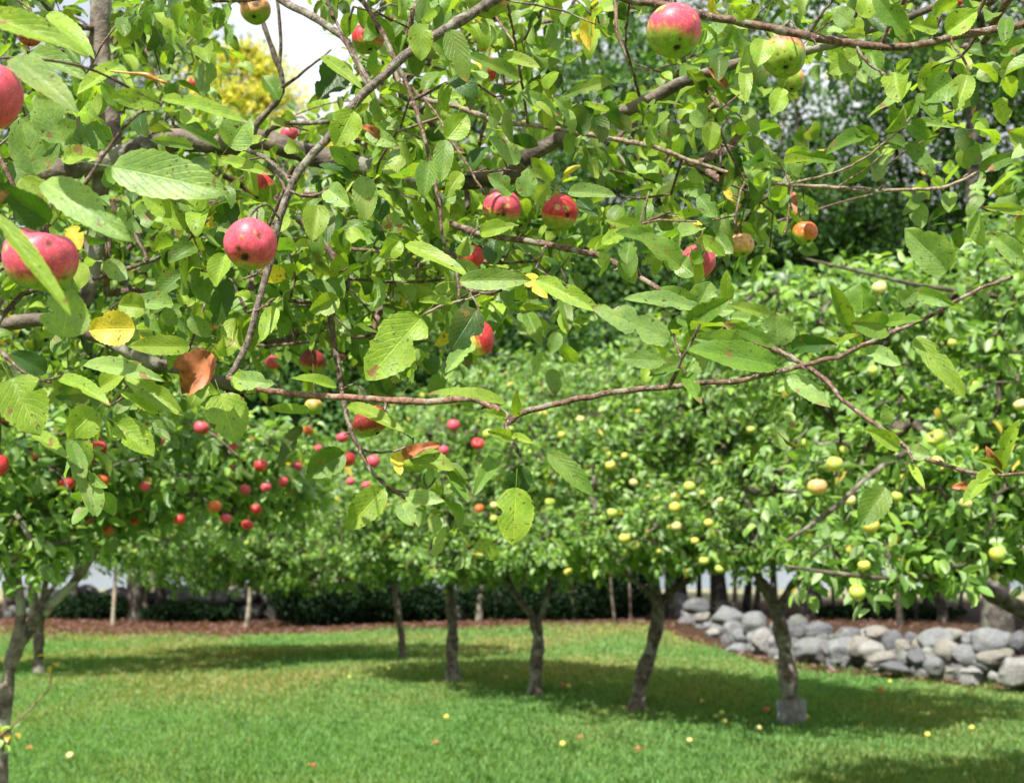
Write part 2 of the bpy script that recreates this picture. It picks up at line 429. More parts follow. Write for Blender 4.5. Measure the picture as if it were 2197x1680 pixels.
r = leaves(T_FAR, O, A, Nn, rng.uniform(.05, .11, NL), rng.uniform(.03, .07, NL), .5, .2, br)
put('leaf_litter', mesh('leaf_litter', *r), label='brown fallen leaves along the edge of the lawn and wall', cat='leaf litter', kind='stuff', mat=M_LEAF_FAR)

# ------------------------------------------------------------------ growth of trees
def grow(fixP, fixR, seeds, step, rtip, rmax, arch=.12, expo=2.3):
    """join every seed to the nearest wood; returns list of (points, radii)"""
    P = [np.asarray(fixP, float)]; par = [np.full(len(fixP), -1)]
    allP = np.asarray(fixP, float)
    ns = len(seeds)
    D = np.full(ns, 1e9); I = np.zeros(ns, int)
    for c in range(0, len(allP), 200):
        dd = np.linalg.norm(seeds[:, None]-allP[None, c:c+200], axis=2); m_ = dd.min(1); a_ = dd.argmin(1)+c
        u = m_ < D; D[u] = m_[u]; I[u] = a_[u]
    done = np.zeros(ns, bool); pts = list(allP); parent = [-1]*len(allP); paths = []
    cnt_fixed = len(allP)
    for _ in range(ns):
        Dm = np.where(done, 1e9, D); k = int(Dm.argmin()); done[k] = True
        a = pts[I[k]]; b = seeds[k]; L = np.linalg.norm(b-a)
        m_ = max(1, int(L/step))
        t = (np.arange(1, m_+1)/m_)[:, None]
        mid = (a+b)/2+np.array([0, 0, arch*L])+rng.normal(0, .10, 3)*L
        q = (1-t)**2*a+2*t*(1-t)*mid+t*t*b
        if m_ > 1: q[:-1] += rng.normal(0, .035, (m_-1, 3))*step
        idx = [int(I[k])]
        for p in q:
            pts.append(p); parent.append(idx[-1]); idx.append(len(pts)-1)
        paths.append(idx)
        dd = np.linalg.norm(seeds[:, None]-q[None], axis=2)*1.0
        m2 = dd.min(1); a2 = dd.argmin(1)+len(pts)-m_
        u = m2 < D; D[u] = m2[u]; I[u] = a2[u]
    n = len(pts); load = np.zeros(n)
    for idx in paths: load[idx[-1]] += 1
    for i in range(n-1, cnt_fixed-1, -1):
        if parent[i] >= cnt_fixed: load[parent[i]] += load[i]
    pts = np.array(pts); out = []
    for idx in paths:
        idn = np.array(idx)
        ld = load[idn].copy(); ld[0] = ld[1]
        rr = np.minimum(rtip*np.maximum(ld, 1)**(1/expo), rmax)
        out.append((pts[idn], rr))
    return out
def shoot_leaves(tips, dirs, nl, slen, T, L0, L1, wr, bag, pal, weights, droop=.35, tilt=None, wave=.03, jitter=.25):
    n = len(tips)
    k = np.arange(nl)
    t = (k[None]+.5)/nl
    sl_ = np.asarray(slen).reshape(-1, 1)
    pos = tips[:, None]+dirs[:, None]*(sl_*t)[..., None]
    az = k[None]*2.4+rng.uniform(0, 6.28, (n, 1))+rng.normal(0, .3, (n, nl))
    ref = np.where(np.abs(dirs[:, 2:3]) > .9, np.array([[1., 0, 0]]), np.array([[0, 0, 1.]]))
    a = unit(np.cross(dirs, ref)); b = np.cross(dirs, a)
    rad = np.cos(az)[..., None]*a[:, None]+np.sin(az)[..., None]*b[:, None]
    A = unit(dirs[:, None]*.45+rad*.9+np.array([0, 0, -droop])+rng.normal(0, jitter, (n, nl, 3))).reshape(-1, 3)
    m_ = n*nl
    Nn = unit(np.array([0, 0, .8])+sun_dir*.55+rng.normal(0, .55, (m_, 3)))
    pos = pos.reshape(-1, 3)+A*.02
    ci = rng.choice(len(pal), m_, p=np.array(weights)/sum(weights))
    tint = np.array(pal)[ci]*rng.uniform(.78, 1.25, (m_, 1))
    L = rng.uniform(L0, L1, m_)
    bag.add(leaves(T, pos, A, Nn, L, L*rng.uniform(wr*.85, wr*1.15, m_), rng.uniform(-.3, 1.6, m_), rng.uniform(.05, .7, m_), tint, wave=wave, twist=rng.normal(0, .55, m_), eaten=.3))
APPLE_PAL = [PAL[0], PAL[1], PAL[2], PAL[3], PAL[4]]

# ------------------------------------------------------------------ the near apple tree (hand traced limbs)
def pl(Y0, Y1, pts):
    """limb through frame positions, world distance running from Y0 to Y1"""
    pts = np.array(pts, float); s = np.concatenate([[0], np.cumsum(np.hypot(*np.diff(pts[:, :2], axis=0).T))]); s /= s[-1]
    return [at(p[0], p[1], Y0+(Y1-Y0)*q) for p, q in zip(pts, s)]
YOUNG = (.125, .075, .058); GREY = (.115, .096, .082); DARK = (.095, .06, .05); RED = (.17, .09, .065); PALE = (.22, .17, .135)
# (Y start, Y end, width start, width end in frame units, colour, roughness, points)
LIMBS = [
 (2.8, 2.8, 46, 30, GREY, .05, [(218, -160), (216, 20), (214, 110), (226, 195), (240, 290), (228, 350), (214, 410), (206, 500), (199, 570), (186, 640), (150, 685), (105, 690)]),
 (2.65, 2.5, 34, 26, GREY, .04, [(-700, 1050), (-350, 800), (-60, 715), (0, 700), (46, 690), (105, 687), (190, 712), (316, 775), (387, 790), (462, 818), (545, 834)]),
 (2.9, 2.6, 52, 38, GREY, .09, [(-560, 760), (-300, 420), (-60, 378), (60, 376), (130, 365), (220, 350), (310, 318), (390, 300), (457, 312), (541, 297), (600, 310), (668, 334), (739, 348), (790, 357), (864, 375), (892, 382), (997, 391), (1103, 377)]),
 (2.6, 2.25, 36, 13, GREY, .04, [(1095, 378), (1120, 348), (1173, 312), (1243, 285), (1328, 245), (1384, 218), (1455, 182), (1516, 158), (1600, 132), (1731, 109), (1777, 100), (1850, 70), (1952, 39), (2030, 0), (2090, -40)]),
 (1.95, 1.9, 24, 13, GREY, .03, [(1180, -90), (1060, 0), (960, 62), (870, 120), (806, 178), (760, 225), (700, 300), (640, 370), (600, 470), (580, 560), (552, 660), (530, 740), (505, 790), (490, 812)]),
 (1.9, 1.72, 14, 17, RED, .02, [(490, 812), (515, 822), (545, 832), (620, 845), (720, 852), (830, 858), (930, 862), (985, 855), (1015, 855), (1050, 869), (1082, 890), (1098, 904)]),
 (1.72, 1.62, 15, 8, YOUNG, .02, [(1098, 902), (1112, 888), (1140, 879), (1230, 858), (1330, 840), (1433, 830), (1500, 822), (1590, 816), (1640, 803), (1720, 785), (1765, 772), (1801, 767), (1819, 756), (1870, 733), (1924, 711), (1980, 685), (2037, 654), (2110, 618), (2171, 594)]),
 (2.3, 1.66, 15, 7, YOUNG, .02, [(945, 470), (1020, 500), (1096, 513), (1173, 524), (1243, 540), (1296, 553), (1384, 602), (1430, 630), (1480, 662), (1540, 700), (1611, 732), (1664, 750), (1710, 774), (1770, 813), (1801, 852), (1854, 894), (1900, 925), (1946, 960), (1981, 982), (2047, 1003), (2100, 1015), (2197, 1015), (2290, 1000)]),
 (1.72, 1.7, 12, 7, DARK, .10, [(1098, 900), (1085, 912), (1096, 946), (1106, 962), (1115, 976)]),
 (1.66, 1.6, 10, 6, DARK, .06, [(1436, 830), (1452, 800), (1464, 771), (1485, 730), (1502, 697)]),
 (2.4, 2.25, 17, 7, DARK, .05, [(640, 470), (700, 530), (735, 580), (745, 605), (738, 630), (712, 668), (712, 700), (717, 739), (728, 788), (733, 837), (741, 880), (755, 929), (769, 957), (783, 989), (804, 1020), (832, 1045), (871, 1070)]),
 (2.3, 2.25, 6, 5, DARK, .08, [(766, 955), (790, 970), (820, 970), (850, 967), (872, 958)]),
 (2.05, 2.0, 12, 6, YOUNG, .03, [(740, -80), (776, 0), (807, 46), (836, 102), (850, 134), (881, 200), (899, 260), (916, 317), (934, 397), (945, 457), (948, 510), (969, 556), (980, 591), (986, 640)]),
 (1.95, 1.93, 6, 8, YOUNG, .04, [(690, -30), (716, 39), (738, 80), (755, 120), (772, 155), (790, 187)]),
 (2.4, 2.35, 13, 7, PALE, .04, [(846, 150), (862, 185), (899, 211), (962, 225), (1025, 246), (1068, 264), (1131, 268), (1208, 279), (1279, 292), (1335, 303), (1419, 320), (1480, 346), (1573, 373), (1643, 388), (1692, 397), (1784, 402), (1854, 411), (1924, 408), (2012, 404), (2065, 387), (2135, 355), (2230, 315)]),
 (2.36, 2.2, 6, 4, PALE, .04, [(1692, 395), (1784, 373), (1854, 341), (1890, 312), (1917, 292), (1940, 268), (1956, 250)]),
 (2.36, 2.3, 5, 3, PALE, .04, [(1800, 400), (1840, 375), (1880, 345), (1905, 318)]),
 (2.5, 2.3, 12, 9, GREY, .04, [(565, 300), (577, 281), (600, 268), (633, 264), (670, 264), (703, 262)]),
 (1.5, 1.45, 11, 7, DARK, .03, [(-40, 600), (30, 560), (98, 489), (141, 440), (193, 380), (229, 324), (267, 274), (295, 246), (345, 225), (352, 213)]),
 (1.85, 1.85, 19, 17, YOUNG, .03, [(1230, -60), (1349, -2), (1402, 8), (1450, 20), (1502, 32), (1573, 46), (1643, 60), (1731, 77), (1801, 91), (1854, 98), (1942, 102), (2012, 88), (2058, 77), (2100, 70), (2197, 53), (2330, 20)]),
 (1.85, 1.8, 9, 6, DARK, .12, [(1736, 76), (1742, 60), (1756, 42), (1768, 22), (1784, 7), (1790, -20)]),
 (1.85, 1.82, 9, 6, DARK, .12, [(1893, 96), (1898, 76), (1908, 54), (1912, 40)]),
 (1.85, 1.82, 9, 7, DARK, .12, [(2002, 88), (2008, 68), (2014, 48), (2020, 36)]),
 (1.85, 1.8, 11, 8, DARK, .10, [(2058, 77), (2076, 55), (2096, 30), (2110, 5), (2125, -30)]),
 (1.85, 1.78, 8, 6, DARK, .12, [(1838, 100), (1850, 120), (1865, 140), (1886, 155), (1906, 170)]),
 (1.85, 1.8, 6, 5, DARK, .10, [(2038, 84), (2050, 105), (2066, 125), (2080, 153)]),
 (2.6, 2.5, 17, 9, GREY, .06, [(541, 297), (549, 268), (570, 245), (598, 211), (607, 185), (604, 160), (594, 134), (580, 95), (568, 60), (556, 20), (548, -30)]),
 (2.55, 2.5, 8, 7, DARK, .05, [(600, 140), (603, 95), (600, 50), (594, 0), (590, -40)]),
 (2.5, 2.45, 7, 4, DARK, .05, [(606, 190), (630, 172), (668, 141), (690, 125), (710, 108)]),
 (2.4, 2.2, 20, 13, GREY, .04, [(560, -50), (608, 2), (668, 35), (721, 70), (745, 92), (765, 130), (800, 190)]),
 (1.95, 1.9, 5, 3, DARK, .10, [(1085, 0), (1096, 4), (1150, 12), (1208, 25), (1245, 40), (1279, 55)]),
 (2.0, 2.35, 6, 6, YOUNG, .04, [(1088, 10), (1092, 25), (1106, 98), (1120, 176), (1128, 230), (1133, 266)]),
 (1.9, 2.25, 6, 7, DARK, .05, [(1352, 2), (1348, 30), (1342, 91), (1350, 125), (1358, 155), (1372, 205)]),
 (2.2, 2.15, 6, 5, YOUNG, .04, [(885, 190), (915, 222), (941, 253), (960, 290), (975, 315), (997, 345), (1020, 385), (1040, 418)]),
 (2.3, 2.2, 9, 6, DARK, .06, [(-60, 720), (0, 753), (20, 772), (35, 785), (70, 810), (108, 822)]),
 (2.7, 2.5, 11, 7, DARK, .07, [(200, 600), (215, 595), (246, 584), (290, 572), (330, 557), (369, 538), (400, 518), (430, 485), (446, 474)]),
 (2.6, 2.55, 8, 7, DARK, .08, [(270, 430), (281, 457), (286, 490), (296, 515), (308, 535), (316, 560)]),
 (2.9, 2.6, 9, 6, DARK, .04, [(340, 735), (411, 746), (470, 745), (527, 742), (580, 741), (615, 739), (700, 730), (765, 724), (860, 720)]),
 (2.45, 2.0, 11, 8, GREY, .05, [(500, 308), (513, 316), (545, 328), (570, 341), (608, 373), (626, 400), (628, 415)]),
 (2.3, 2.1, 9, 8, DARK, .12, [(575, 340), (582, 355), (595, 375), (606, 392), (612, 410)]),
 (1.9, 1.9, 7, 6, DARK, .14, [(622, 410), (645, 420), (670, 420), (690, 415), (706, 402), (712, 396)]),
 (2.4, 2.35, 7, 6, DARK, .05, [(580, 578), (640, 580), (721, 584), (737, 595), (786, 602), (892, 605), (973, 596), (1010, 600)]),
 (2.1, 2.0, 6, 5, PALE, .05, [(902, 679), (930, 664), (952, 655), (980, 648), (1004, 642), (1030, 632)]),
 (2.1, 2.05, 8, 7, DARK, .12, [(985, 612), (997, 619), (1015, 626), (1033, 628), (1055, 630), (1076, 625)]),
 (2.25, 2.2, 6, 5, DARK, .08, [(1598, 390), (1590, 410), (1580, 450), (1574, 490)]),
 (2.25, 2.2, 5, 4, DARK, .08, [(1698, 400), (1694, 440), (1688, 480), (1683, 505)]),
 (1.6, 1.58, 8, 6, DARK, .14, [(2.0*0+1946, 958), (1952, 972), (1956, 985), (1958, 992)]),
 (1.9, 1.85, 7, 5, DARK, .1, [(588, 640), (572, 655), (560, 660), (548, 668)]),
 (2.0, 1.9, 6, 5, GREY, .05, [(592, 500), (575, 560), (545, 592), (520, 598)]),
 (2.3, 2.2, 8, 6, DARK, .05, [(1243, 540), (1290, 515), (1340, 500), (1400, 470), (1440, 455)]),
 (1.95, 1.9, 6, 5, DARK, .12, [(208, 852), (230, 870), (250, 862), (268, 850)]),
]
near_tree = put('apple_tree', None, label='near apple tree whose long bare limbs and spotted leaves reach across the picture', cat='tree', group='apple trees of the orchard')
near_tree.location = tuple(np.array([-2.0, 2.75, 0]))
bpy.context.view_layer.update()
OFF = np.array(near_tree.location)
skP, skR = [], []
for (Y0, Y1, w0, w1, colr, rg, P2) in LIMBS:
    p3 = np.array(pl(Y0, Y1, P2)); n = len(p3)
    Yv = p3[:, 1]; wv = np.linspace(w0, w1, n)
    r = wv*Yv/F/2
    c = catmull(np.column_stack([p3, r]), .012 if w0 < 20 else .02)
    rr = c[:, 3].copy()
    # nodes and old bud scars
    k = rng.uniform(0, 1, len(rr)) < .10
    rr[k] *= rng.uniform(1.1, 1.32, k.sum())
    tb = Tubes(); cc = c[:, :3]-OFF
    cc = cc+np.cumsum(rng.normal(0, .0004, cc.shape), axis=0)*0+rng.normal(0, .0006, cc.shape)
    tb.add(cc, rr, 12 if w0 > 20 else 8, colr, rg)
    # short buds and spur stubs standing off the limb
    for _ in range(int(len(cc)/14)):
        q = rng.integers(2, len(cc)-1); dv = unit(rng.normal(0, 1, 3)+np.array([0, -.3, .5]))
        ln = rng.uniform(.006, .018)
        tb.add([cc[q], cc[q]+dv*(rr[q]+ln*.5), cc[q]+dv*(rr[q]+ln)+rng.normal(0, .002, 3)], [.0026, .0024, .0015], 5, DARK, .1)
    put('branch', tb.mesh('branch'), near_tree, mat=M_BARK if w0 >= 30 else M_TWIG)
    skP.append(c[::3, :3]); skR.append(rr[::3])
tb = Tubes()
tr = catmull(np.array([(-.05, .1, -.05, .12), (0, 0, .35, .10), (.05, .02, .9, .09), (.0, -.02, 1.35, .08), (.15, 0, 1.7, .06), (.35, 0, 2.05, .045), (.55, .05, 2.35, .03)]), .05)
tb.add(tr[:, :3], tr[:, 3], 16, GREY, .05)
for e, ra in ((at(-700, 1050, 2.65), .03), (at(-560, 760, 2.9), .035)):
    e = e-OFF; s = np.array([.03, 0, 1.25 if ra < .031 else 1.5]); m_ = (s+e)/2+np.array([0, 0, .03])
    tb.add(catmull(np.array([s, m_, e]), .05), np.linspace(.06, ra*.9, len(catmull(np.array([s, m_, e]), .05))), 12, GREY, .05)
put('trunk', tb.mesh('trunk'), near_tree, mat=M_BARK)
skP = np.concatenate(skP); skR = np.concatenate(skR)

# ---- hand placed leaves: base x, y, tip x, y, width, Y, roll, curl, colour
H = """-35 30 163 98 62 1.2 20 .5 1|105 28 187 90 42 1.6 40 .5 1|68 112 177 163 50 1.6 20 .3 2|255 142 180 172 34 1.5 40 .8 1|255 142 278 172 16 1.5 30 .8 1
140 305 78 202 92 1.5 10 .2 2|25 125 150 212 62 1.3 30 .4 2|75 378 45 250 84 1.5 15 .2 2|262 232 218 180 34 1.45 10 .2 0|345 225 242 200 44 1.45 30 .3 1
348 213 512 236 32 1.45 40 .4 1|472 318 398 264 26 1.7 40 .4 0|490 315 537 250 78 1.7 5 .1 2|415 318 338 291 24 1.8 40 .4 0|240 358 473 402 104 1.4 15 .35 2
92 390 263 486 74 1.3 25 .5 2|108 476 -8 400 76 1.3 -20 .4 3|110 482 48 378 90 1.45 10 .2 1|135 335 198 332 44 1.55 20 .5 1|-14 458 147 656 40 1.15 20 .3 1
150 490 170 532 42 1.45 10 .3 4|478 345 574 362 26 1.75 35 .3 1|400 492 306 416 50 2 15 .2 1|470 482 508 440 58 2 10 .3 3|682 440 670 515 58 1.9 5 .2 1
700 448 702 516 34 2 30 .3 3|702 405 748 440 50 1.9 10 .2 2|758 238 718 316 70 1.9 5 .1 1|735 142 682 214 74 2.1 5 .1 3|690 122 772 178 28 2 35 .3 1
482 545 465 613 52 1.9 5 .2 1|425 595 450 653 48 2.1 5 .2 0|492 598 455 710 48 2 0 .2 3|590 658 562 727 38 1.9 15 .3 1|727 640 664 668 48 2.2 5 .1 1
640 588 723 634 30 2.3 35 .4 0|420 648 378 628 44 2.2 5 .2 1|365 702 370 650 44 2.3 5 .1 2|135 724 152 622 104 1.4 5 .15 2|290 705 190 706 76 1.8 10 .3 4
312 662 254 655 58 2 10 .3 1|408 745 278 740 44 1.75 20 .2 1|180 782 322 780 34 1.7 45 .6 2|482 766 480 720 46 1.85 5 .2 1|508 815 582 820 42 1.85 20 .3 2
500 806 546 838 44 1.85 10 .4 1|472 845 505 946 92 1.75 8 .2 1|272 803 378 868 48 1.7 20 .6 1|352 882 262 842 42 1.7 20 .2 1|215 832 288 782 50 1.75 20 .4 1
22 812 85 928 104 1.5 8 .25 1|190 850 130 845 46 1.75 25 .4 3|205 880 145 938 72 1.7 5 .2 1|250 910 327 976 66 1.7 10 .25 1|75 932 138 970 30 1.6 40 .3 1
150 945 194 1046 30 1.6 45 .9 0|100 800 28 755 46 1.7 20 .5 3|130 812 217 842 34 1.7 40 .6 1|722 830 634 804 28 2.3 35 .4 1|665 880 580 872 24 2.4 30 .3 1
905 680 785 812 112 1.6 8 .25 1|1022 664 966 754 74 1.75 5 .1 3|1012 738 960 790 38 1.8 30 .3 2|1088 866 952 812 32 1.65 45 .8 1|1108 894 1110 848 22 1.7 20 .4 1
1085 895 1044 885 24 1.7 20 .4 1|1098 940 1057 924 26 1.7 20 .5 1|1100 935 1128 940 18 1.7 30 .5 1|1178 972 1271 1056 44 1.65 15 .35 0|1072 972 1021 1043 30 1.7 35 .5 0
1120 998 1110 1064 54 1.75 0 .1 3|1107 1045 1100 1171 82 1.68 3 .1 1|1438 732 1286 652 66 1.55 22 .5 2|1500 660 1364 624 40 1.7 35 .5 2|1150 600 1281 655 42 1.8 25 .4 1
985 604 1137 598 48 1.8 12 .3 2|1125 590 1172 632 32 1.9 30 .3 4|1130 672 1163 737 34 2.1 25 .2 0|1205 640 1222 702 28 2.2 30 .2 0|970 650 910 638 22 1.9 40 .4 1
1425 775 1336 768 40 1.62 15 .2 2|745 872 852 897 30 2.2 45 .7 1|825 1045 742 1136 64 2.1 5 .15 1|862 1080 885 1126 42 2.15 5 .2 2|880 975 962 996 48 2.2 20 .7 1
870 1065 942 1066 34 2.2 25 .6 2|925 1000 918 1041 20 2.2 20 .2 2|848 970 858 1010 28 2.2 20 .5 4|740 972 658 1022 62 2.2 5 .15 0|645 915 600 985 30 2.3 35 .7 3
1668 785 1486 742 68 1.6 25 .3 0|1610 750 1500 720 54 1.65 20 .4 2|1668 742 1665 672 76 1.6 8 .2 2|1665 742 1564 690 28 1.65 30 .3 0|1700 750 1746 722 38 1.62 40 1.2 3
1733 760 1858 724 30 1.6 35 -.3 1|1690 806 1781 872 44 1.62 15 .2 2|1845 738 1808 695 34 1.62 20 .3 0|1820 702 1788 615 36 1.6 30 .2 0|1850 668 1848 608 72 1.6 10 .2 0
1905 702 1840 690 58 1.6 20 .4 0|1900 692 1966 680 30 1.6 30 .4 0|1930 650 1967 624 38 1.6 15 .3 2|1960 630 2036 641 32 1.6 30 .6 0|2036 580 1946 494 80 1.6 8 .25 2
1960 725 2070 840 46 1.58 20 .5 1|1862 752 1929 778 38 1.6 25 .3 2|1906 910 1899 868 30 1.6 10 .1 2|1928 960 1866 922 36 1.6 20 .3 1|1950 966 1999 978 34 1.6 15 .2 2
1925 985 1892 986 20 1.6 20 .3 3|1952 993 1980 1038 17 1.6 30 .4 1|1900 1045 1846 1127 64 1.57 5 .15 0|2050 993 2068 985 17 1.6 10 .2 1|2140 1010 2165 918 34 1.6 35 .6 1
2130 1010 2075 1062 32 1.6 25 .6 1|2197 562 2130 500 44 1.7 15 .3 2|2205 522 2190 448 44 1.75 10 .2 1|2205 456 2128 438 24 1.75 30 .4 1|2205 300 2165 283 50 1.8 10 .2 1
1560 650 1560 584 30 1.75 20 .3 1|1455 560 1490 590 46 2.1 10 .2 2|1500 655 1522 605 60 1.75 10 .3 2|1480 722 1555 686 62 1.7 15 .3 0|1510 665 1576 665 46 1.7 15 .2 2
1660 682 1585 650 30 1.68 30 .4 1|1490 660 1430 618 40 1.75 25 .5 0|1565 680 1632 686 24 1.68 20 .2 2|1542 118 1540 173 44 1.75 5 .2 3|1640 84 1626 140 52 1.75 5 .2 1
1680 190 1657 249 44 1.85 5 .1 1|1600 140 1598 212 30 1.9 25 .3 1|1920 155 1932 213 62 1.75 10 .3 1|1925 152 1952 130 24 1.75 15 .2 1|1945 80 1878 -18 52 1.65 15 .5 0
1868 40 1850 -15 54 1.7 5 .2 1|1832 56 1784 18 48 1.8 5 .2 2|1845 114 1779 156 50 1.85 10 .2 1|1868 112 1896 182 50 1.9 10 .2 0|2045 172 1985 216 58 1.75 5 .2 0
2075 162 2050 236 50 1.75 5 .2 1|2030 72 2096 24 56 1.8 10 .2 1|2012 60 1954 54 44 1.8 10 .2 1|2145 114 2203 88 36 1.75 15 .3 0|2160 38 2158 92 34 1.75 15 .3 0
1600 40 1570 14 32 1.8 15 .3 1|1602 40 1627 10 28 1.8 15 .3 1|1855 76 1814 70 24 1.8 20 .3 1|1860 285 1784 318 40 2.2 25 .4 0|1880 305 1835 272 32 2.2 15 .2 0
1930 265 1910 228 44 2.15 10 .2 0|1945 250 1966 214 34 2.15 10 .2 0|1960 262 2046 272 22 2.15 25 .2 2|1950 265 1991 300 44 2.15 10 .2 0|1945 305 2006 370 36 2.15 25 .5 0
2065 350 2137 308 40 2.1 15 .4 0|2100 365 2182 330 34 2.1 15 .3 0|1715 385 1685 335 40 2.2 10 .2 2|1792 346 1700 325 26 2.2 30 .4 0|1965 435 1978 490 42 2.2 5 .1 2
2038 412 2036 456 34 2.2 5 .1 2|1985 415 1940 456 26 2.2 25 .2 0|1530 262 1520 323 40 2.1 5 .2 1|1600 298 1662 352 40 2.2 20 .4 0|1595 230 1626 286 32 2.2 20 .3 0
900 50 904 130 56 1.8 3 .15 1|965 65 1003 173 56 1.8 8 .2 0|1115 170 1014 110 36 1.9 30 .5 0|1080 120 1151 140 30 2 20 .4 1|960 298 1003 245 58 1.95 5 .1 1
920 345 910 420 48 1.95 10 .2 0|955 300 946 387 44 2 15 .2 0|990 370 955 421 38 2 10 .2 1|780 378 785 472 56 1.95 3 .15 2|1115 350 1053 294 42 2.1 12 .3 2
1100 415 1047 377 44 2 10 .2 2|1130 424 1134 362 50 1.95 10 .2 2|1150 435 1175 395 44 2.05 20 .2 2|1185 388 1144 340 34 2 20 .3 1|1220 412 1312 414 34 2.05 25 .4 2
1240 428 1283 462 32 2.15 15 .2 3|1030 500 1095 480 38 2.1 25 .4 1|843 502 850 455 50 2.1 5 .1 2|860 515 815 550 48 2.1 10 .2 1|870 524 992 572 36 1.85 30 .5 1
1055 568 1064 512 44 2 5 .2 3|990 550 1002 508 38 2 8 .2 2|1120 200 1196 239 30 2.2 25 .4 0|1222 240 1188 209 38 2.2 10 .2 2|1310 174 1212 200 30 2.2 25 .3 0
785 283 852 310 36 1.95 15 .2 2|1402 502 1306 470 36 1.85 20 .3 1|1400 510 1330 496 34 1.85 25 .3 0|1335 500 1295 520 34 1.9 10 .3 1|1350 520 1345 562 42 1.9 15 .3 0
1462 572 1378 504 60 1.75 18 .35 0|925 200 986 206 24 2.2 20 .3 1|716 130 725 190 44 2.2 10 .2 0|1500 420 1540 470 40 2 10 .2 0|1475 700 1560 640 44 1.7 20 .3 0
1600 722 1560 690 44 1.66 10 .2 1|1470 800 1500 850 30 1.66 30 .4 0|1470 775 1400 800 36 1.66 25 .3 0|2160 1010 2120 985 24 1.6 30 .6 1|600 215 560 160 44 2.3 5 .2 0"""
hero = []
for tok in H.replace('\n', '|').split('|'):
    v = tok.split(); hero.append([float(q) for q in v[:8]]+[int(v[8])])
hero.sort(key=lambda h: -math.hypot(h[2]-h[0], h[3]-h[1])*h[4])
fwd = np.array([0, cp, sp])
rest = LeafBag()
def hero_leaf(h, T, wave=.035):
    bx, by, tx, ty, w, Yd, roll, curl, pc = h
    b = at(bx, by, Yd); dz = rng.uniform(-.012, .012)-abs(roll)/600
    t = at(tx, ty, Yd+dz); A = t-b; L = np.linalg.norm(A); A = A/L
    tow = unit(CAM-b); Bv = unit(np.cross(A, tow))
    Nn = unit(np.cross(Bv, A))
    sgn = 1 if Nn[2] > -.2 else -1
    up = np.array([0, 0, 1.]); side = unit(up-A*np.dot(up, A))
    # roll the blade so that its face looks towards the viewer but tips up to the light
    Nn = unit(Nn*math.cos(R(roll))+side*math.sin(R(roll))*.9)
    wd = w*Yd/F/max(.45, math.cos(R(roll))*.5+.5)
    base = np.array(PAL[pc])*rng.uniform(.85, 1.15)
    L *= 1+.09*curl
    return leaves(T, b-OFF, A, Nn, L, wd*1.06, curl*.8, rng.uniform(.2, .75), base, wave=wave, serr=.035, twist=rng.normal(0, .35))
for i_, h in enumerate(hero):
    r = hero_leaf(h, T_HI)
    if i_ < 98:
        put('leaf', mesh('leaf', *r), near_tree, mat=M_LEAF)
    else: rest.add(r)
M_DEAD = plain('dead_leaf', (.30, .10, .035), .55, 90, .55)
dl = hero_leaf([452, 757, 392, 838, 84, 1.7, 10, 1.4, 5], T_HI, wave=.13)
ob = put('dead_leaf', mesh('dead_leaf', *dl), near_tree, label='crumpled brown dead leaf', mat=M_DEAD)
for hd in ([1560, 190, 1530, 150, 18, 1.8, 20, .9, 5], [1702, 1040*0+412, 1706, 445, 14, 2.2, 20, 1, 5], [2145, 1015, 2135, 990, 22, 1.6, 20, 1.2, 5], [2085, 1045, 2060, 1040, 18, 1.6, 20, 1.2, 5], [825, 300, 785, 268, 20, 1.95, 20, .8, 5], [860, 985, 905, 950, 26, 2.2, 30, 1.6, 5]):
    put('dead_leaf', mesh('dead_leaf', *hero_leaf(hd, T_HI, .12)), near_tree, label='small curled brown leaf', mat=M_DEAD)

# ---- the rest of its foliage: shoots grown from the traced limbs
# x0 y0 x1 y1 shoots Ynear Yfar
ZONES = [(-220, -160, 520, 260, 120, 1.9, 4.2), (-220, 240, 620, 560, 135, 2.0, 4.3), (-220, 540, 520, 830, 95, 2.1, 4.2), (-200, 820, 330, 900, 10, 1.9, 3.0),
         (560, 240, 1010, 520, 85, 2.1, 4.0), (520, 500, 1010, 700, 80, 2.1, 3.8), (560, 690, 900, 800, 14, 2.2, 3.5), (1000, 470, 1260, 660, 26, 2.0, 3.2),
         (640, -160, 1200, 240, 90, 2.0, 3.6), (1200, -200, 1900, 40, 42, 2.0, 3.4), (1200, 30, 1620, 330, 20, 2.1, 3.0), (1850, -160, 2420, 110, 28, 1.9, 3.0),
         (1000, 250, 1480, 480, 22, 2.1, 3.0), (1480, 230, 1760, 440, 13, 2.1, 2.8), (1700, 260, 2300, 420, 6, 2.1, 2.6), (1440, 420, 1780, 540, 8, 2.1, 2.6),
         (1280, 470, 1560, 620, 4, 1.8, 2.1), (1400, 620, 1700, 780, 4, 1.62, 1.8), (1640, 60, 1960, 190, 5, 1.9, 2.5), (1960, 100, 2300, 260, 4, 1.9, 2.4), (700, 960, 960, 1080, 2, 2.2, 2.4),
         (-300, -200, 560, 820, 250, 3.8, 5.2), (560, 230, 1080, 740, 120, 3.6, 5.0), (700, -160, 1200, 240, 45, 3.6, 5.0)]
GAPS = [(615, 85, 140, 145), (525, 195, 110, 105), (690, 180, 90, 80), (1215, 140, 70, 90), (1780, 250, 150, 80), (2130, 230, 55, 130)]
seeds = []
for (x0, y0, x1, y1, k, Ya, Yb) in ZONES:
    c = 0
    while c < k:
        x = rng.uniform(x0, x1); y = rng.uniform(y0, y1)
        if any(((x-g[0])/g[2])**2+((y-g[1])/g[3])**2 < 1.0 for g in GAPS): continue
        seeds.append(at(x, y, Ya+(Yb-Ya)*rng.uniform(0, 1)**.8)); c += 1
seeds = np.array(seeds)
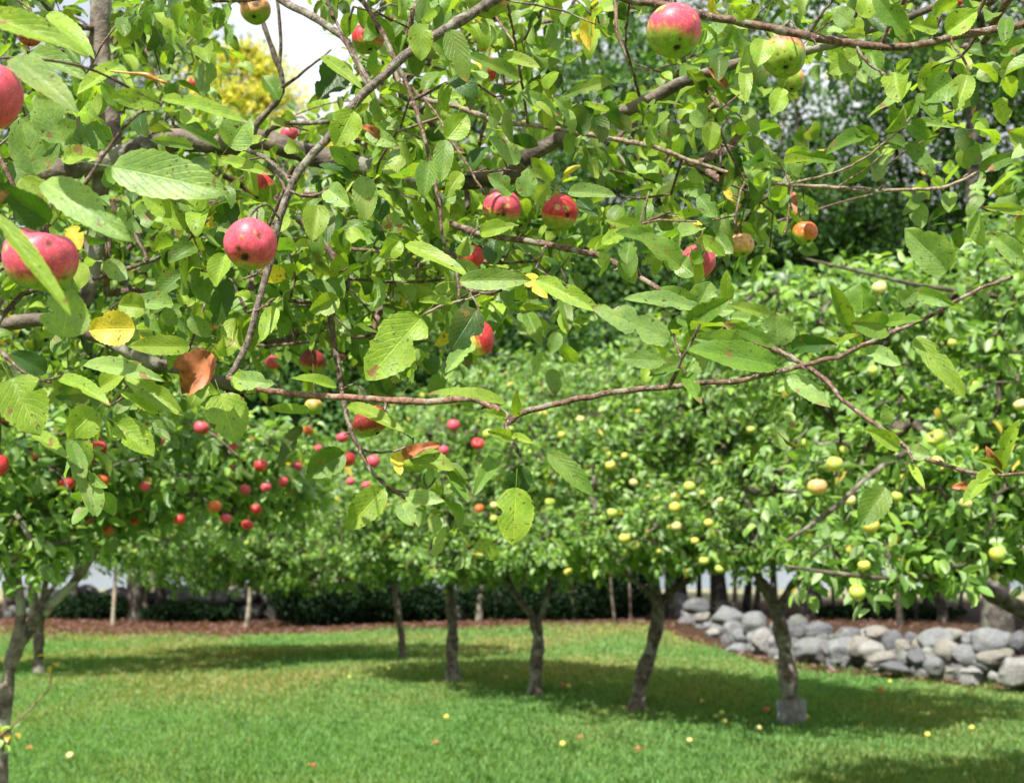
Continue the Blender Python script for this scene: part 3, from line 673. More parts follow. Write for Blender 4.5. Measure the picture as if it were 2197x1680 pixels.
# nothing grows in front of the apples and the bare limbs the photograph shows free of leaves
CLEAR = [(85, 556, 110, 1.4), (535, 526, 95, 1.75), (1445, 68, 100, 1.65), (1681, 130, 85, 2.0), (1077, 447, 78, 2.25), (1202, 456, 75, 2.3), (1497, 562, 65, 2.25), (1590, 526, 60, 2.4), (1727, 500, 60, 2.4),
         (560, 404, 82, 2.55), (2135, 200, 60, 2.9), (2140, 290, 60, 2.9), (1040, 727, 80, 2.0), (795, 905, 90, 2.3), (670, 778, 60, 2.9), (548, 22, 65, 2.4), (788, 84, 65, 2.3), (1045, 0, 80, 2.0), (1050, 150, 50, 2.4), (420, 182, 40, 3.4), (584, 777, 35, 3.6), (620, 288, 40, 3.0), (300, 160, 60, 1.6)]
for li, st in ((2, 6), (3, 6), (4, 3), (5, 3), (6, 3), (7, 3), (19, 3), (0, 6), (12, 5), (14, 5)):
    Y0, Y1, w0, w1, _c, _r, P2 = LIMBS[li]
    c = catmull(np.array(pl(Y0, Y1, P2)), .08); fx, fy, fd = to_frame(c)
    CLEAR += [(a, b, 46, q[1]) for a, b, q in zip(fx, fy, c)]
CL = np.array(CLEAR)
sx_, sy_, sd0 = to_frame(seeds)
for i in range(len(seeds)):
    hit = (np.hypot(CL[:, 0]-sx_[i], CL[:, 1]-sy_[i]) < CL[:, 2]) & (CL[:, 3]+.12 > seeds[i, 1])
    if hit.any() and not (sx_[i] > 2050 and 120 < sy_[i] < 350):
        seeds[i] = at(sx_[i], sy_[i], CL[hit, 3].max()+rng.uniform(.12, 1.3))
for i in range(len(seeds)):
    fx, fy, _ = to_frame(seeds[i]); k_ = seeds[i, 1]
    while k_ > 3.0:
        q = at(fx[0], fy[0], k_); shy = q[1]-sun_dir[1]/sun_dir[2]*q[2]
        if shy < 7.7: break
        k_ *= .95
    seeds[i] = at(fx[0], fy[0], k_)
paths = grow(skP, skR, seeds, .05, .0017, .009, arch=.10)
tb = Tubes()
dirs = []
for p, r in paths:
    col_ = DARK if rng.uniform() < .6 else YOUNG
    tb.add(p-OFF, r*rng.uniform(.95, 1.1, len(r)), 5, np.array(col_)*rng.uniform(.8, 1.3), .06)
    dirs.append(unit(p[-1]-p[-2]+rng.normal(0, .02, 3)))
tw = put('twigs', tb.mesh('twigs'), near_tree, kind='stuff', mat=M_TWIG)
dirs = unit(np.array(dirs)+rng.normal(0, .5, (len(dirs), 3)))
half = rng.uniform(0, 1, len(seeds)) < .65
sd_ = seeds-OFF
_, _, dep = to_frame(seeds)
for grp, nl, sl_ in ((half, 7, .045), (~half, 10, .17)):
    idx = np.where(grp)[0]
    shoot_leaves(sd_[idx], dirs[idx], nl, np.full(len(idx), sl_), T_MID, .038, .068, .64, rest, APPLE_PAL, (.36, .26, .20, .17, .012), droop=.35, wave=.035)
put('leaves', rest.mesh('leaves'), near_tree, kind='stuff', mat=M_LEAF)

# ------------------------------------------------------------------ apples
def dirnoise(D, f, seed):
    g = np.random.default_rng(seed); s = 0
    for k in range(5):
        w_ = unit(g.normal(0, 1, 3))*f*g.uniform(.7, 1.6); s = s+np.sin(D@w_+g.uniform(0, 6.28))
    return s/5
COLS = {'pink': (.62, .07, .125), 'red': (.50, .025, .035), 'dark': (.24, .022, .025), 'orange': (.60, .13, .03), 'green': (.24, .36, .035),
        'yellow': (.56, .53, .09), 'pale': (.60, .56, .22), 'lime': (.38, .50, .08), 'peach': (.68, .36, .16), 'brown': (.12, .055, .02), 'tan': (.50, .30, .12)}
def apple_geo(Rr, axis, top, low, blush, split, seed, nu=40, nv=28, marks=(), lob=.035, squash=.92, bite=()):
    """axis: direction the stalk end points; blush: direction of the coloured side; split: how much of it is coloured"""
    axis = unit(np.array(axis, float)); g = np.random.default_rng(seed)
    th = np.linspace(0, np.pi, nv); ph = np.arange(nu)/nu*2*np.pi
    TH, PH = np.meshgrid(th, ph, indexing='ij')
    rad = np.sin(TH)*(1+.06*np.cos(TH))+0*PH
    hz = np.cos(TH)*squash-.36*np.exp(-(TH/.36)**2)+.20*np.exp(-((np.pi-TH)/.30)**2)
    lobes = 1+lob*np.cos(5*PH+g.uniform(0, 6))*(TH/np.pi)**2
    Dl = np.stack([rad*np.cos(PH)*lobes, rad*np.sin(PH)*lobes, hz], -1).reshape(-1, 3)
    q = Vector((0, 0, 1)).rotation_difference(Vector(axis)).to_matrix(); q = np.array(q)
    Dw = Dl@q.T
    Du = unit(Dw)
    rr = 1+.065*dirnoise(Du, 1.6, seed)+.024*dirnoise(Du, 4, seed+1)
    red = Du@unit(np.array(blush, float))+split+.16*dirnoise(Du, 5, seed+2)+.13*np.sin(PH.ravel()*23+3*dirnoise(Du, 3, seed+9))*np.sin(TH.ravel())+.10*dirnoise(Du, 14, seed+3)
    m_ = np.clip(red*2.0+.5, 0, 1)[:, None]; m_ = m_*m_*(3-2*m_)
    col = np.array(COLS[low])*(1-m_)+np.array(COLS[top])*m_
    mid = np.exp(-((m_-.5)/.25)**2)*.5
    col = col*(1-mid)+np.array((.58, .26, .06))*mid
    ca = np.exp(-((np.pi-TH.ravel())/.13)**2)[:, None]; col = col*(1-ca)+np.array((.07, .045, .02))*ca
    sa = np.exp(-((TH.ravel())/.20)**2)[:, None]*.6; col = col*(1-sa)+np.array((.30, .22, .06))*sa
    if nu > 40:
        mk = [(*g.normal(0, 1, 3), g.uniform(.03, .08), 'brown', .02) for _ in range(9)]+[(*g.normal(0, 1, 3), g.uniform(.06, .18), 'tan', .004) for _ in range(4)]
        marks = list(marks)+mk
    for (dx, dy, dz, ra, cn, dp) in marks:      # scars, holes and scab, given as x right, y away, z up
        dv = unit(np.array([dx, dy, dz], float)); an = np.arccos(np.clip(Du@dv, -1, 1))*(1+.55*dirnoise(Du, 11, seed+7))
        k = np.clip(1.5-an/ra*1.2, 0, 1)[:, None]; k = k*k*(3-2*k)
        col = col*(1-k)+np.array(COLS[cn])*k; rr = rr-dp*np.exp(-(an/ra)**2)
    return Dw*rr[:, None]*Rr, TH.shape, col
APPLES = []
ca_count = [0]
def apple(px, py, w, top, low, blush, split, axis, label, Yd=None, marks=(), group='apples on the near tree', squash=.92, lob=.035, detail=True, size=.076, name='apple', pos=None, parts=True):
    if Yd is None: Yd = size*F/w
    c = at(px, py, Yd) if pos is None else np.array(pos)
    Rr = w*Yd/F/2/1.03 if pos is None else size/2
    ca_count[0] += 1
    nu, nv = (64, 44) if detail else (22, 15)
    V, sh, col = apple_geo(Rr, axis, top, low, blush, split, 100+ca_count[0], nu, nv, marks, lob, squash)
    n, m = sh; i = np.arange(n-1)[:, None]*m; j = np.arange(m)[None]; k = (j+1) % m
    q = np.stack([i+j, i+m+j, i+m+k, i+k], -1).reshape(-1, 4)
    ob = put(name, mesh(name, V, q, tint=col), label=label, cat='apple', group=group, mat=M_APPLE)
    ob.location = tuple(c)
    ax = unit(np.array(axis, float))
    if parts:
        t = Tubes(); s = ax*Rr*.52; bend = np.array([0, 0, 1])*Rr*.5+rng.normal(0, .1, 3)*Rr
        t.add(catmull(np.array([s, s+ax*Rr*.5, s+ax*Rr*.8+bend]), .004), .0013 if detail else .0015, 5, (.1, .06, .03))
        st = put('stalk', t.mesh('stalk'), ob, mat=M_STALK)
        if detail:
            t = Tubes(); a = unit(np.cross(ax, [.3, .5, .8])); b = np.cross(ax, a); e = -ax*Rr*.70
            for k in range(5):
                v = a*math.cos(k*1.2566)+b*math.sin(k*1.2566)
                t.add([e+v*Rr*.02, e+v*Rr*.07-ax*Rr*.07, e+v*Rr*.13-ax*Rr*.08], [.0016, .0014, .0004], 4, (.06, .04, .02))
            put('calyx', t.mesh('calyx'), ob, mat=M_CALYX)
    APPLES.append((px, py, top, ob))
    return ob
B, G_ = 'brown', 'green'
# direction triples: x right, y away from the viewer, z up
apple(85, 556, 166, 'pink', G_, (.1, -.4, .9), .35, (.25, -.1, 1), 'largest red apple at the left edge, partly behind a long leaf, with a hollow top', 1.38, [(.55, -.8, .25, .10, B, .06), (-.65, -.7, .15, .16, 'tan', .0), (-.2, -.7, -.62, .05, B, .05), (.05, -.75, -.6, .04, B, .05), (.1, -.4, .9, .35, 'pink', .16)])
apple(-26, 206, 160, 'pink', 'pink', (0, -.5, .8), .9, (0, 0, 1), 'pink apple cut off by the left edge above the largest one', 1.3, [(.5, -.7, -.5, .12, 'tan', .05)], squash=1.02)
apple(535, 526, 120, 'pink', G_, (.1, -.5, .75), .55, (.1, .6, .8), 'red apple with two dark holes hanging against the grey diagonal limb', 1.72, [(.55, -.8, .12, .13, B, .10), (-.25, -.85, -.42, .13, B, .08), (-.1, -.98, .1, .12, 'tan', .0), (.0, -.7, -.7, .2, B, .03), (.35, -.9, .3, .05, 'tan', 0)])
apple(1445, 68, 130, 'pink', G_, (.2, -.2, .95), .12, (-.1, .35, .9), 'large pink and green apple under the top limb with a yellow leaf scar', 1.62, [(-.55, -.6, .62, .20, 'yellow', .0), (.15, -.75, -.62, .10, B, .04), (.3, -.65, -.8, .04, B, .03), (.25, -.75, .62, .06, 'tan', .01)])
apple(1681, 122, 100, 'pink', G_, (.3, .2, .9), -.35, (0, .5, .85), 'green apple with pink shoulder below the right end of the top limb', 1.95, [(.15, -.8, -.45, .10, B, .05), (-.1, -.75, -.55, .07, B, .03), (.4, -.85, .25, .07, B, .03)])
apple(1697, 172, 62, 'peach', G_, (.8, 0, .5), -.5, (0, .2, 1), 'small green apple tucked under the green one with a pink shoulder', 2.2)
apple(1077, 447, 90, 'pink', 'green', (.2, -.3, .8), .25, (-.1, .8, .6), 'scabby pink apple, left one of the pair below the thick limb', 2.2, [(.1, -.95, -.1, .20, B, .05), (.35, -.85, .25, .12, 'tan', .0), (-.55, -.6, .5, .14, 'tan', 0), (-.2, -.75, -.6, .12, B, .01), (-.75, -.6, -.1, .08, B, .01)])
apple(1202, 456, 84, 'red', G_, (.2, -.3, .8), .3, (-.5, .75, .4), 'red apple with a sunken tan eye, right one of the pair below the thick limb', 2.25, [(.3, -.92, .05, .26, 'tan', .16), (.3, -.92, .0, .10, B, .05), (-.2, -.95, .1, .13, 'tan', 0), (.0, -.75, .65, .06, 'tan', 0)], lob=.06)
apple(1497, 562, 80, 'pink', 'pink', (0, -.4, .8), .9, (.2, .2, 1), 'smooth pink apple with black pinholes behind a green leaf, right of centre', 2.2, [(.1, -.95, .2, .06, B, .04), (.35, -.8, -.3, .06, B, .04), (.55, -.8, -.1, .05, B, .03)], squash=1.0)
apple(1590, 526, 58, 'peach', G_, (.2, -.4, .7), .2, (-.2, .2, 1), 'dull orange apple hanging from a thin dark stem, left one of the two orange ones', 2.4, [(.6, -.75, .1, .12, B, .05), (-.5, -.7, .5, .3, 'brown', .05)], size=.055)
apple(1727, 500, 57, 'orange', G_, (.3, -.4, .7), .15, (-.3, .2, 1), 'orange green apple with a cleft top below a yellow leaf', 2.4, [(.1, -.5, .9, .2, 'orange', .15)], lob=.12)
apple(560, 404, 70, 'red', G_, (-.4, -.3, .8), .1, (.3, .3, 1), 'red and green apple half behind a leaf above the grey diagonal limb', 2.5, [(-.75, -.5, -.4, .14, B, .04)])
apple(1030, 727, 66, 'red', 'yellow', (.7, -.2, .4), .15, (-.2, 0, 1), 'oval red and yellow apple behind a ragged dark leaf in the centre', 1.95, [(.1, -.9, .1, .08, 'tan', .0), (.6, -.75, .4, .05, 'tan', 0)], squash=1.28)
apple(795, 905, 84, 'dark', G_, (0, -.2, 1), .45, (-.5, .2, .8), 'misshapen dark red apple with a yellow bitten spot below the long limb', 2.25, [(.25, -.8, .5, .22, 'yellow', .08), (.95, -.3, -.2, .2, 'red', -.08), (.3, -.75, .55, .08, B, .04)], squash=.72, lob=.08)
apple(670, 778, 60, 'dark', G_, (.2, -.1, .8), .35, (.1, .3, 1), 'dull dark red apple above the left half of the long limb', 2.9, [(.1, -.6, .7, .14, B, .06)])
apple(584, 777, 36, 'pink', 'pink', (0, -.4, .8), .9, (.3, 0, 1), 'small pink apple left of the dull dark red one', 3.6, size=.06)
apple(548, 22, 70, 'peach', G_, (-.2, -.2, .7), .15, (0, .5, .8), 'brown scarred apple at the top edge beside the white sky', 2.4, [(.2, -.9, .1, .35, B, .02), (-.5, -.7, .2, .25, 'dark', .02), (.4, -.8, .5, .2, B, .0)])
apple(788, 84, 76, 'red', G_, (.1, -.2, .9), .3, (-.3, .2, 1), 'torn red apple with a green base near the top, left of the diagonal limb', 2.3, [(.65, -.7, .25, .3, 'red', .22), (.5, -.8, -.1, .12, B, .12), (-.3, -.85, .3, .07, B, .03)], lob=.1)
apple(1045, -8, 108, 'peach', G_, (.8, -.4, .5), -.55, (.1, .3, 1), 'big green apple cut off by the top edge beside the diagonal limb', 2.0, [(.55, -.8, .0, .12, 'tan', .05)])
apple(1042, 150, 64, 'red', 'yellow', (.8, -.2, .2), -.1, (0, .2, 1), 'yellow apple with a red cheek behind a long curved leaf near the top', 2.45)
apple(850, 62, 44, 'peach', G_, (.5, -.2, .7), .0, (0, .2, 1), 'small peach green apple right of the torn red one', 2.7)
apple(858, 112, 42, 'peach', 'green', (-.2, -.2, .6), -.2, (0, .2, 1), 'pale green apple just behind the diagonal limb near the top', 2.6)
apple(420, 182, 34, 'red', 'tan', (-.3, -.4, .7), .1, (0, .3, 1), 'small red apple with a brown side beside a yellow curled leaf, upper left', 3.4, [(.5, -.8, .0, .4, B, .05)], size=.05)
apple(620, 288, 40, 'pink', 'red', (0, -.3, .9), .9, (0, 0, 1), 'small pink apple just above the thick limb', 3.0, size=.05)
apple(417, 133, 17, 'pink', 'red', (0, -.3, .9), .9, (0, 0, 1), 'tiny pink apple directly above the one with a brown side', 4.1, size=.04)
apple(418, 434, 30, 'red', 'red', (0, -.3, .9), .9, (0, 0, 1), 'small red apple between the red apple with holes and the left trunk', 2.9, size=.045)
apple(1010, 552, 60, 'red', 'orange', (.3, -.3, .6), .2, (0, .2, 1), 'red orange apple half hidden by leaves in the middle of the crown', 2.2)
apple(-2, 998, 40, 'red', 'dark', (.3, -.4, .7), .6, (0, 0, 1), 'red apple cut off by the left edge below the leaves', 2.4, squash=1.25)
apple(886, 990, 62, 'tan', G_, (0, -.1, 1), -.5, (0, 0, 1), 'green apple under a curled brown leaf at the hanging twig', 2.3, [(0, -.6, .9, .3, B, .03)])
apple(64, 77, 54, 'dark', 'red', (0, -.4, .9), .5, (0, 0, 1), 'dark red apple behind the long top left leaf', 1.9)
apple(559, 470, 30, 'pink', 'pink', (0, -.4, .9), .7, (0, 0, 1), 'small pink apple showing just above the red apple with two holes', 3.2, size=.045)
apple(2067, 4, 28, 'red', 'pink', (0, -.4, .9), .7, (0, 0, 1), 'small red apple at the top edge on the right', 2.6, size=.04)
apple(673, 873, 42, 'tan', G_, (0, -.4, .9), -.5, (0, 0, 1), 'dark green apple under the long limb beside leaves', 2.7, size=.055)
apple(604, 692, 24, 'red', 'orange', (0, -.4, .9), .5, (0, 0, 1), 'small orange red apple right of the lower diagonal limb', 3.6, size=.045)
apple(733, 767, 18, 'pink', 'pink', (0, -.4, .9), .7, (0, 0, 1), 'tiny pink apple touching the thin vertical twig above the long limb', 3.9, size=.04)

# fruit spurs joining the apples of the near tree to its wood
tb = Tubes(); wood = np.concatenate([skP]+[p[::2] for p, r in paths])
for (px, py, top, ob) in APPLES:
    c = np.array(ob.location); tip = c+np.array([0, 0, .04])
    dd_ = np.linalg.norm(wood-tip, axis=1)+np.where(wood[:, 2] < tip[2], .12, 0); q = wood[dd_.argmin()]
    if dd_.min() > .5: continue
    tb.add(catmull(np.array([q, (q+tip)/2+np.array([0, 0, .02]), tip, c+np.array([0, 0, .015])]), .02)-OFF, .0017, 5, DARK, .08)
put('fruit_spurs', tb.mesh('fruit_spurs'), near_tree, kind='stuff', mat=M_TWIG)

# ------------------------------------------------------------------ dragonfly
dfl = put('dragonfly', None, label='small amber dragonfly resting on a curled leaf at upper left', cat='insect')
bpy.context.view_layer.update()
dp0 = at(300, 160, 1.47); dfl.location = tuple(dp0)
M_AMBER = plain('amber_body', (.42, .17, .03), .35, 400, .4)
mw, n_, l_ = newmat('insect_wing')
ps_ = N(n_, 'ShaderNodeBsdfPrincipled', Roughness=.2); ps_.inputs['Base Color'].default_value = (.75, .65, .45, 1); ps_.inputs['Alpha'].default_value = .22
oo_ = n_.nodes.new('ShaderNodeOutputMaterial'); l_.new(ps_.outputs[0], oo_.inputs[0])
t = Tubes(); q = [at(x, y, 1.47)-dp0 for x, y in ((236, 153), (262, 156), (285, 158), (305, 160), (318, 163), (332, 170), (342, 173), (352, 177), (358, 179))]
t.add(catmull(np.array(q), .002), np.interp(np.linspace(0, 1, len(catmull(np.array(q), .002))), [0, .4, .55, .7, .8, .86, .92, 1], [.0011, .0013, .0024, .0034, .0028, .0014, .0026, .0016]), 8, (.4, .2, .05))
put('body', t.mesh('body'), dfl, mat=M_AMBER)
for sx_, az_ in ((1, .35), (1, -.25), (-1, .35), (-1, -.25)):
    s = np.linspace(0, 1, 10)[:, None]
    b = at(325, 165, 1.47)-dp0+np.array([0, 0, .003]); dv = unit(np.array([az_-.2, -sx_*.8, .18 if sx_ > 0 else .12])); wv = np.array([.95, az_, .1])
    wd_ = .0045*np.sin(np.pi*np.clip(s, .04, 1)**.7)**.6
    Vw = np.concatenate([b+dv*s*.03-wv*wd_, b+dv*s*.03+wv*wd_]); ii = np.arange(9)
    put('wing', mesh('wing', Vw, np.stack([ii, ii+1, ii+11, ii+10], -1)), dfl, mat=mw)

# ------------------------------------------------------------------ orchard trees
def seeds_in(ells, k):
    """shoot positions in flattened balls given as (frame x, frame y, Y, radius x, radius y in frame units, radius Y in m), favouring the outside"""
    w_ = np.array([e[3]*e[4] for e in ells], float); out = []
    for e, c in zip(ells, np.round(k*w_/w_.sum()).astype(int)):
        v = unit(rng.normal(0, 1, (c, 3)))*(rng.uniform(.12, 1, (c, 1))**.42)
        s_ = e[2]/F
        out.append(at(e[0], e[1], e[2])+v*np.array([e[3]*s_, e[5], e[4]*s_]))
    return np.concatenate(out)
def orchard_tree(Yt, stems, ells, k, nl, L0, L1, T, pal, weights, label, slen=.16, rtip=.0035, bark=(.10, .082, .068), minz=.75, lean=None, drop=None, limb_seg=12, shootlen=None, nearest=None):
    x0, y0 = stems[0][0][:2]
    base = at(x0, y0, Yt); base[2] = 0
    root = put('apple_tree', None, label=label, cat='tree', group='apple trees of the orchard'); root.location = tuple(base)
    bpy.context.view_layer.update()
    nodes, rad = [], []
    for si, st in enumerate(stems):
        pts = []
        for p in st:
            q = at(p[0], p[1], Yt+(p[3] if len(p) > 3 else 0)); pts.append([*q, p[2]*Yt/F/2*.88])
        if si == 0: pts[0][2] = -.05
        c = catmull(np.array(pts), .05); rr = c[:, 3].copy()
        rr *= 1+.09*np.sin(np.arange(len(rr))*.9+si)+.05*rng.normal(0, 1, len(rr))
        if si == 0: rr[:4] *= np.array([1.45, 1.22, 1.1, 1.03])[:len(rr[:4])]; rr[len(rr)//2:] *= .88
        t = Tubes(); t.add(c[:, :3]-base, rr, limb_seg, bark, .06)
        put('trunk' if si == 0 else 'branch', t.mesh('limb'), root, mat=M_LICHEN if Yt < 7 else M_BARK)
        nodes.append(c[len(c)//2 if si == 0 else 1::2, :3]); rad.append(rr[1::2])
    sd = seeds_in(ells, k)
    if drop is not None: sd = sd[~drop(sd)]
    sd = sd[sd[:, 2] > minz]
    paths = grow(np.concatenate(nodes), None, sd, .16, rtip, .035, arch=.10, expo=2.1)
    t = Tubes(); dirs = []
    for p, r in paths:
        t.add(p-base, r, 5 if r[0] > .008 else 4, np.array(bark)*rng.uniform(.6, 1.0), .04, cap=False)
        dirs.append(p[-1]-p[max(0, len(p)-3)])
    dirs = unit(unit(np.array(dirs))+rng.normal(0, .45, (len(dirs), 3))+np.array([0, -.1, .25]))
    put('branches', t.mesh('branches'), root, mat=M_BARK)
    bag = LeafBag()
    shoot_leaves(sd-base, dirs, nl, rng.uniform(.6, 1.4, len(sd))*slen, T, L0, L1, .50, bag, pal, weights, droop=.3, jitter=.3)
    put('crown', bag.mesh('crown'), root, mat=M_LEAF_MID)
    return root, sd, base
PALM = [(.135, .255, .055), (.235, .385, .070), (.25, .37, .15), (.055, .13, .03), (.52, .42, .08)]
T12 = dict(T=T_LOW, pal=PALM, weights=(.40, .27, .25, .07, .012))
orchard = []
orchard.append(orchard_tree(6.2, [[(-70, 1860, 52), (-10, 1720, 45), (2, 1600, 38), (15, 1473, 36), (30, 1403, 36), (76, 1332, 33), (116, 1291, 28), (152, 1256, 26), (192, 1200, 22), (222, 1150, 17), (250, 1080, 13), (290, 1000, 9)],
     [(28, 1405, 29), (45, 1320, 26), (36, 1240, 23), (30, 1160, 19), (10, 1060, 14), (-20, 960, 9)], [(76, 1330, 24), (70, 1260, 22), (80, 1190, 19), (100, 1100, 13), (140, 1010, 9)]],
    [(80, 1000, 5.9, 330, 150, .9), (330, 990, 6.2, 330, 140, .8), (-150, 950, 6.0, 250, 240, 1.0), (60, 1160, 5.5, 110, 60, .25), (560, 1010, 6.6, 160, 110, .5)], 1150, 10, .055, .092,
    bark=(.17, .15, .13), label='apple tree with the leaning lichened trunk at the left edge and red apples', **T12))
orchard.append(orchard_tree(11.8, [[(1700, 1532, 46), (1692, 1480, 42), (1688, 1430, 40), (1680, 1370, 38), (1670, 1330, 36), (1658, 1292, 32), (1635, 1250, 24), (1600, 1195, 18), (1570, 1120, 12)],
     [(1668, 1318, 24), (1690, 1270, 22), (1722, 1225, 18), (1750, 1140, 12)]],
    [(1720, 960, 11.4, 420, 290, 1.6), (1650, 1130, 11.0, 330, 110, 1.4), (1560, 840, 11.8, 260, 200, 1.3)], 2250, 12, .06, .095,
    label='apple tree with a wire guard round the foot of its trunk', minz=1.40, **T12))
orchard.append(orchard_tree(12.8, [[(1363, 1508, 38), (1378, 1450, 34), (1395, 1400, 32), (1408, 1350, 32), (1412, 1310, 34), (1405, 1260, 30), (1390, 1210, 22), (1370, 1120, 14)],
     [(1412, 1300, 20), (1440, 1270, 18), (1475, 1245, 15), (1530, 1190, 10)], [(1410, 1300, 18), (1385, 1262, 15), (1350, 1240, 11)]],
    [(1400, 1000, 12.4, 360, 240, 1.5), (1330, 1160, 11.8, 280, 80, 1.2), (1450, 880, 13.0, 250, 150, 1.3)], 1900, 12, .06, .095,
    label='apple tree with the dark slanting trunk, next left of the one with a wire guard', minz=1.38, **T12))
orchard.append(orchard_tree(14.0, [[(1146, 1484, 32), (1150, 1430, 30), (1155, 1365, 30), (1140, 1320, 22), (1110, 1280, 20), (1086, 1235, 16), (1075, 1170, 11)], [(1150, 1345, 16), (1172, 1290, 12), (1180, 1220, 10)]],
    [(1130, 1030, 13.8, 330, 220, 1.5), (1120, 1170, 13.2, 260, 80, 1.2), (1150, 880, 14.2, 260, 110, 1.0)], 2000, 13, .06, .095,
    label='apple tree whose crooked trunk bends left under the middle of the lawn canopy', minz=1.30, **T12))
orchard.append(orchard_tree(15.6, [[(972, 1452, 32), (970, 1400, 28), (971, 1340, 28), (966, 1280, 28), (962, 1220, 22), (950, 1150, 14)], [(966, 1260, 16), (1000, 1210, 13), (1025, 1150, 9)]],
    [(930, 1060, 15.3, 300, 190, 1.4), (950, 1180, 15, 260, 80, 1.1)], 1700, 13, .06, .095,
    label='apple tree with the straight upright trunk, left of the crooked one', minz=1.22, **T12))
orchard.append(orchard_tree(18.6, [[(866, 1408, 20), (862, 1370, 17), (853, 1310, 17), (846, 1265, 16), (838, 1220, 12), (825, 1150, 9)]],
    [(720, 1130, 18.6, 330, 130, 1.7), (600, 1200, 18.2, 230, 75, 1.4), (450, 1150, 18.8, 260, 120, 1.5)], 2100, 13, .06, .10,
    label='slim pale stemmed apple tree farthest back on the lawn', minz=1.02, **T12))
orchard.append(orchard_tree(16.4, [[(84, 1438, 26), (83, 1390, 24), (86, 1340, 22), (92, 1290, 20), (100, 1230, 14), (105, 1170, 9)], [(90, 1290, 14), (130, 1240, 11), (170, 1190, 8)]],
    [(120, 1130, 16.2, 330, 110, 1.5), (330, 1120, 16.6, 230, 100, 1.2), (-60, 1100, 16.2, 200, 150, 1.2)], 1300, 12, .06, .095,
    label='apple tree with a dark trunk standing just behind the leaning left trunk', minz=1.20, **T12))
tr6 = orchard_tree(7.9, [[(2440, 1700, 100), (2420, 1600, 84), (2360, 1480, 74), (2290, 1385, 62), (2230, 1330, 54), (2175, 1300, 46), (2130, 1275, 36), (2090, 1240, 26), (2040, 1170, 18)],
     [(2290, 1385, 40), (2310, 1250, 34), (2290, 1050, 26), (2240, 850, 16), (2200, 700, 9)],
     [(2240, 1240, 12, -.5), (2130, 1226, 12, -1.3), (2040, 1233, 10, -2.0), (1900, 1240, 8, -2.4), (1780, 1228, 7, -2.5), (1690, 1215, 5, -2.5)],
     [(2260, 660, 9, -.6), (2120, 635, 10, -1.4), (1960, 610, 8, -1.7), (1830, 580, 6, -1.9), (1730, 556, 4, -1.9)],
     [(2150, 1180, 9, -1.2), (2050, 1150, 8, -1.3)],
     [(2320, 940, 16, -.3), (2150, 905, 14, -1.3), (2010, 940, 12, -2.0), (1880, 1010, 10, -2.3), (1790, 1090, 8, -2.4), (1690, 1160, 6, -2.4)]],
    [(2150, 850, 6.8, 430, 340, 1.2), (1960, 1040, 6.3, 330, 200, .8), (2250, 620, 7.0, 260, 240, 1.0), (1780, 740, 7.0, 280, 180, .8), (2330, 1050, 6.6, 300, 220, 1.0), (1900, 1200, 5.8, 240, 70, .3)], 1900, 10, .055, .095,
    label='nearest apple tree on the right, crown filling the right edge over a leaning trunk', **T12)
orchard.append(tr6)

# trunk guard
gb = on_ground(1697, 1545); gb = at(1699, 1530, 11.8); gb[2] = 0
t = Tubes(); rg_ = .128; hg = .21
for k in range(44):
    a = k/44*6.283; e = np.array([math.cos(a), math.sin(a), 0])*rg_*(1+.05*math.sin(3*a))
    t.add([e, e+np.array([0, 0, hg+.006*math.sin(5*a)])], .0022, 4, (.4, .4, .4), cap=False)
for k in range(9):
    a = np.linspace(0, 6.283, 40)
    t.add(np.stack([np.cos(a)*rg_*(1+.05*np.sin(3*a)), np.sin(a)*rg_*(1+.05*np.sin(3*a)), np.full(40, .005+k/8*hg)], -1), .0022, 4, (.4, .4, .4), cap=False)
ob = put('trunk_guard', t.mesh('trunk_guard'), label='grey wire mesh guard standing around the foot of a trunk', cat='tree guard', mat=M_WIRE); ob.location = tuple(gb)

# ------------------------------------------------------------------ stone walls
M_STONE = None
def stone_material():
    m, n, l = newmat('field_stone')
    at_ = N(n, 'ShaderNodeVertexColor', _layer_name='tint'); col = at_.outputs[0]
    a = noise(n, 5, 6); b = noise(n, 26, 6, rough=.7); c = noise(n, 2.2, 4)
    col = mixc(n, ramp(n, b, .3, .7), mixc(n, 1, col, (.62, .62, .62), 'MULTIPLY'), mixc(n, 1, col, (1.35, 1.33, 1.28), 'MULTIPLY'))
    col = mixc(n, mth(n, 'MULTIPLY', ramp(n, a, .56, .68), .55), col, (.27, .28, .24))
    col = mixc(n, mth(n, 'MULTIPLY', ramp(n, c, .58, .68), .45), col, (.10, .12, .05))
    ps = N(n, 'ShaderNodeBsdfPrincipled', Roughness=.88); l.new(col, ps.inputs['Base Color'])
    bmp = N(n, 'ShaderNodeBump', Strength=.8, Distance=.03); l.new(b, bmp.inputs['Height']); l.new(bmp.outputs[0], ps.inputs['Normal'])
    out = n.nodes.new('ShaderNodeOutputMaterial'); l.new(ps.outputs[0], out.inputs[0])
    return m
M_STONE = stone_material()
import bmesh
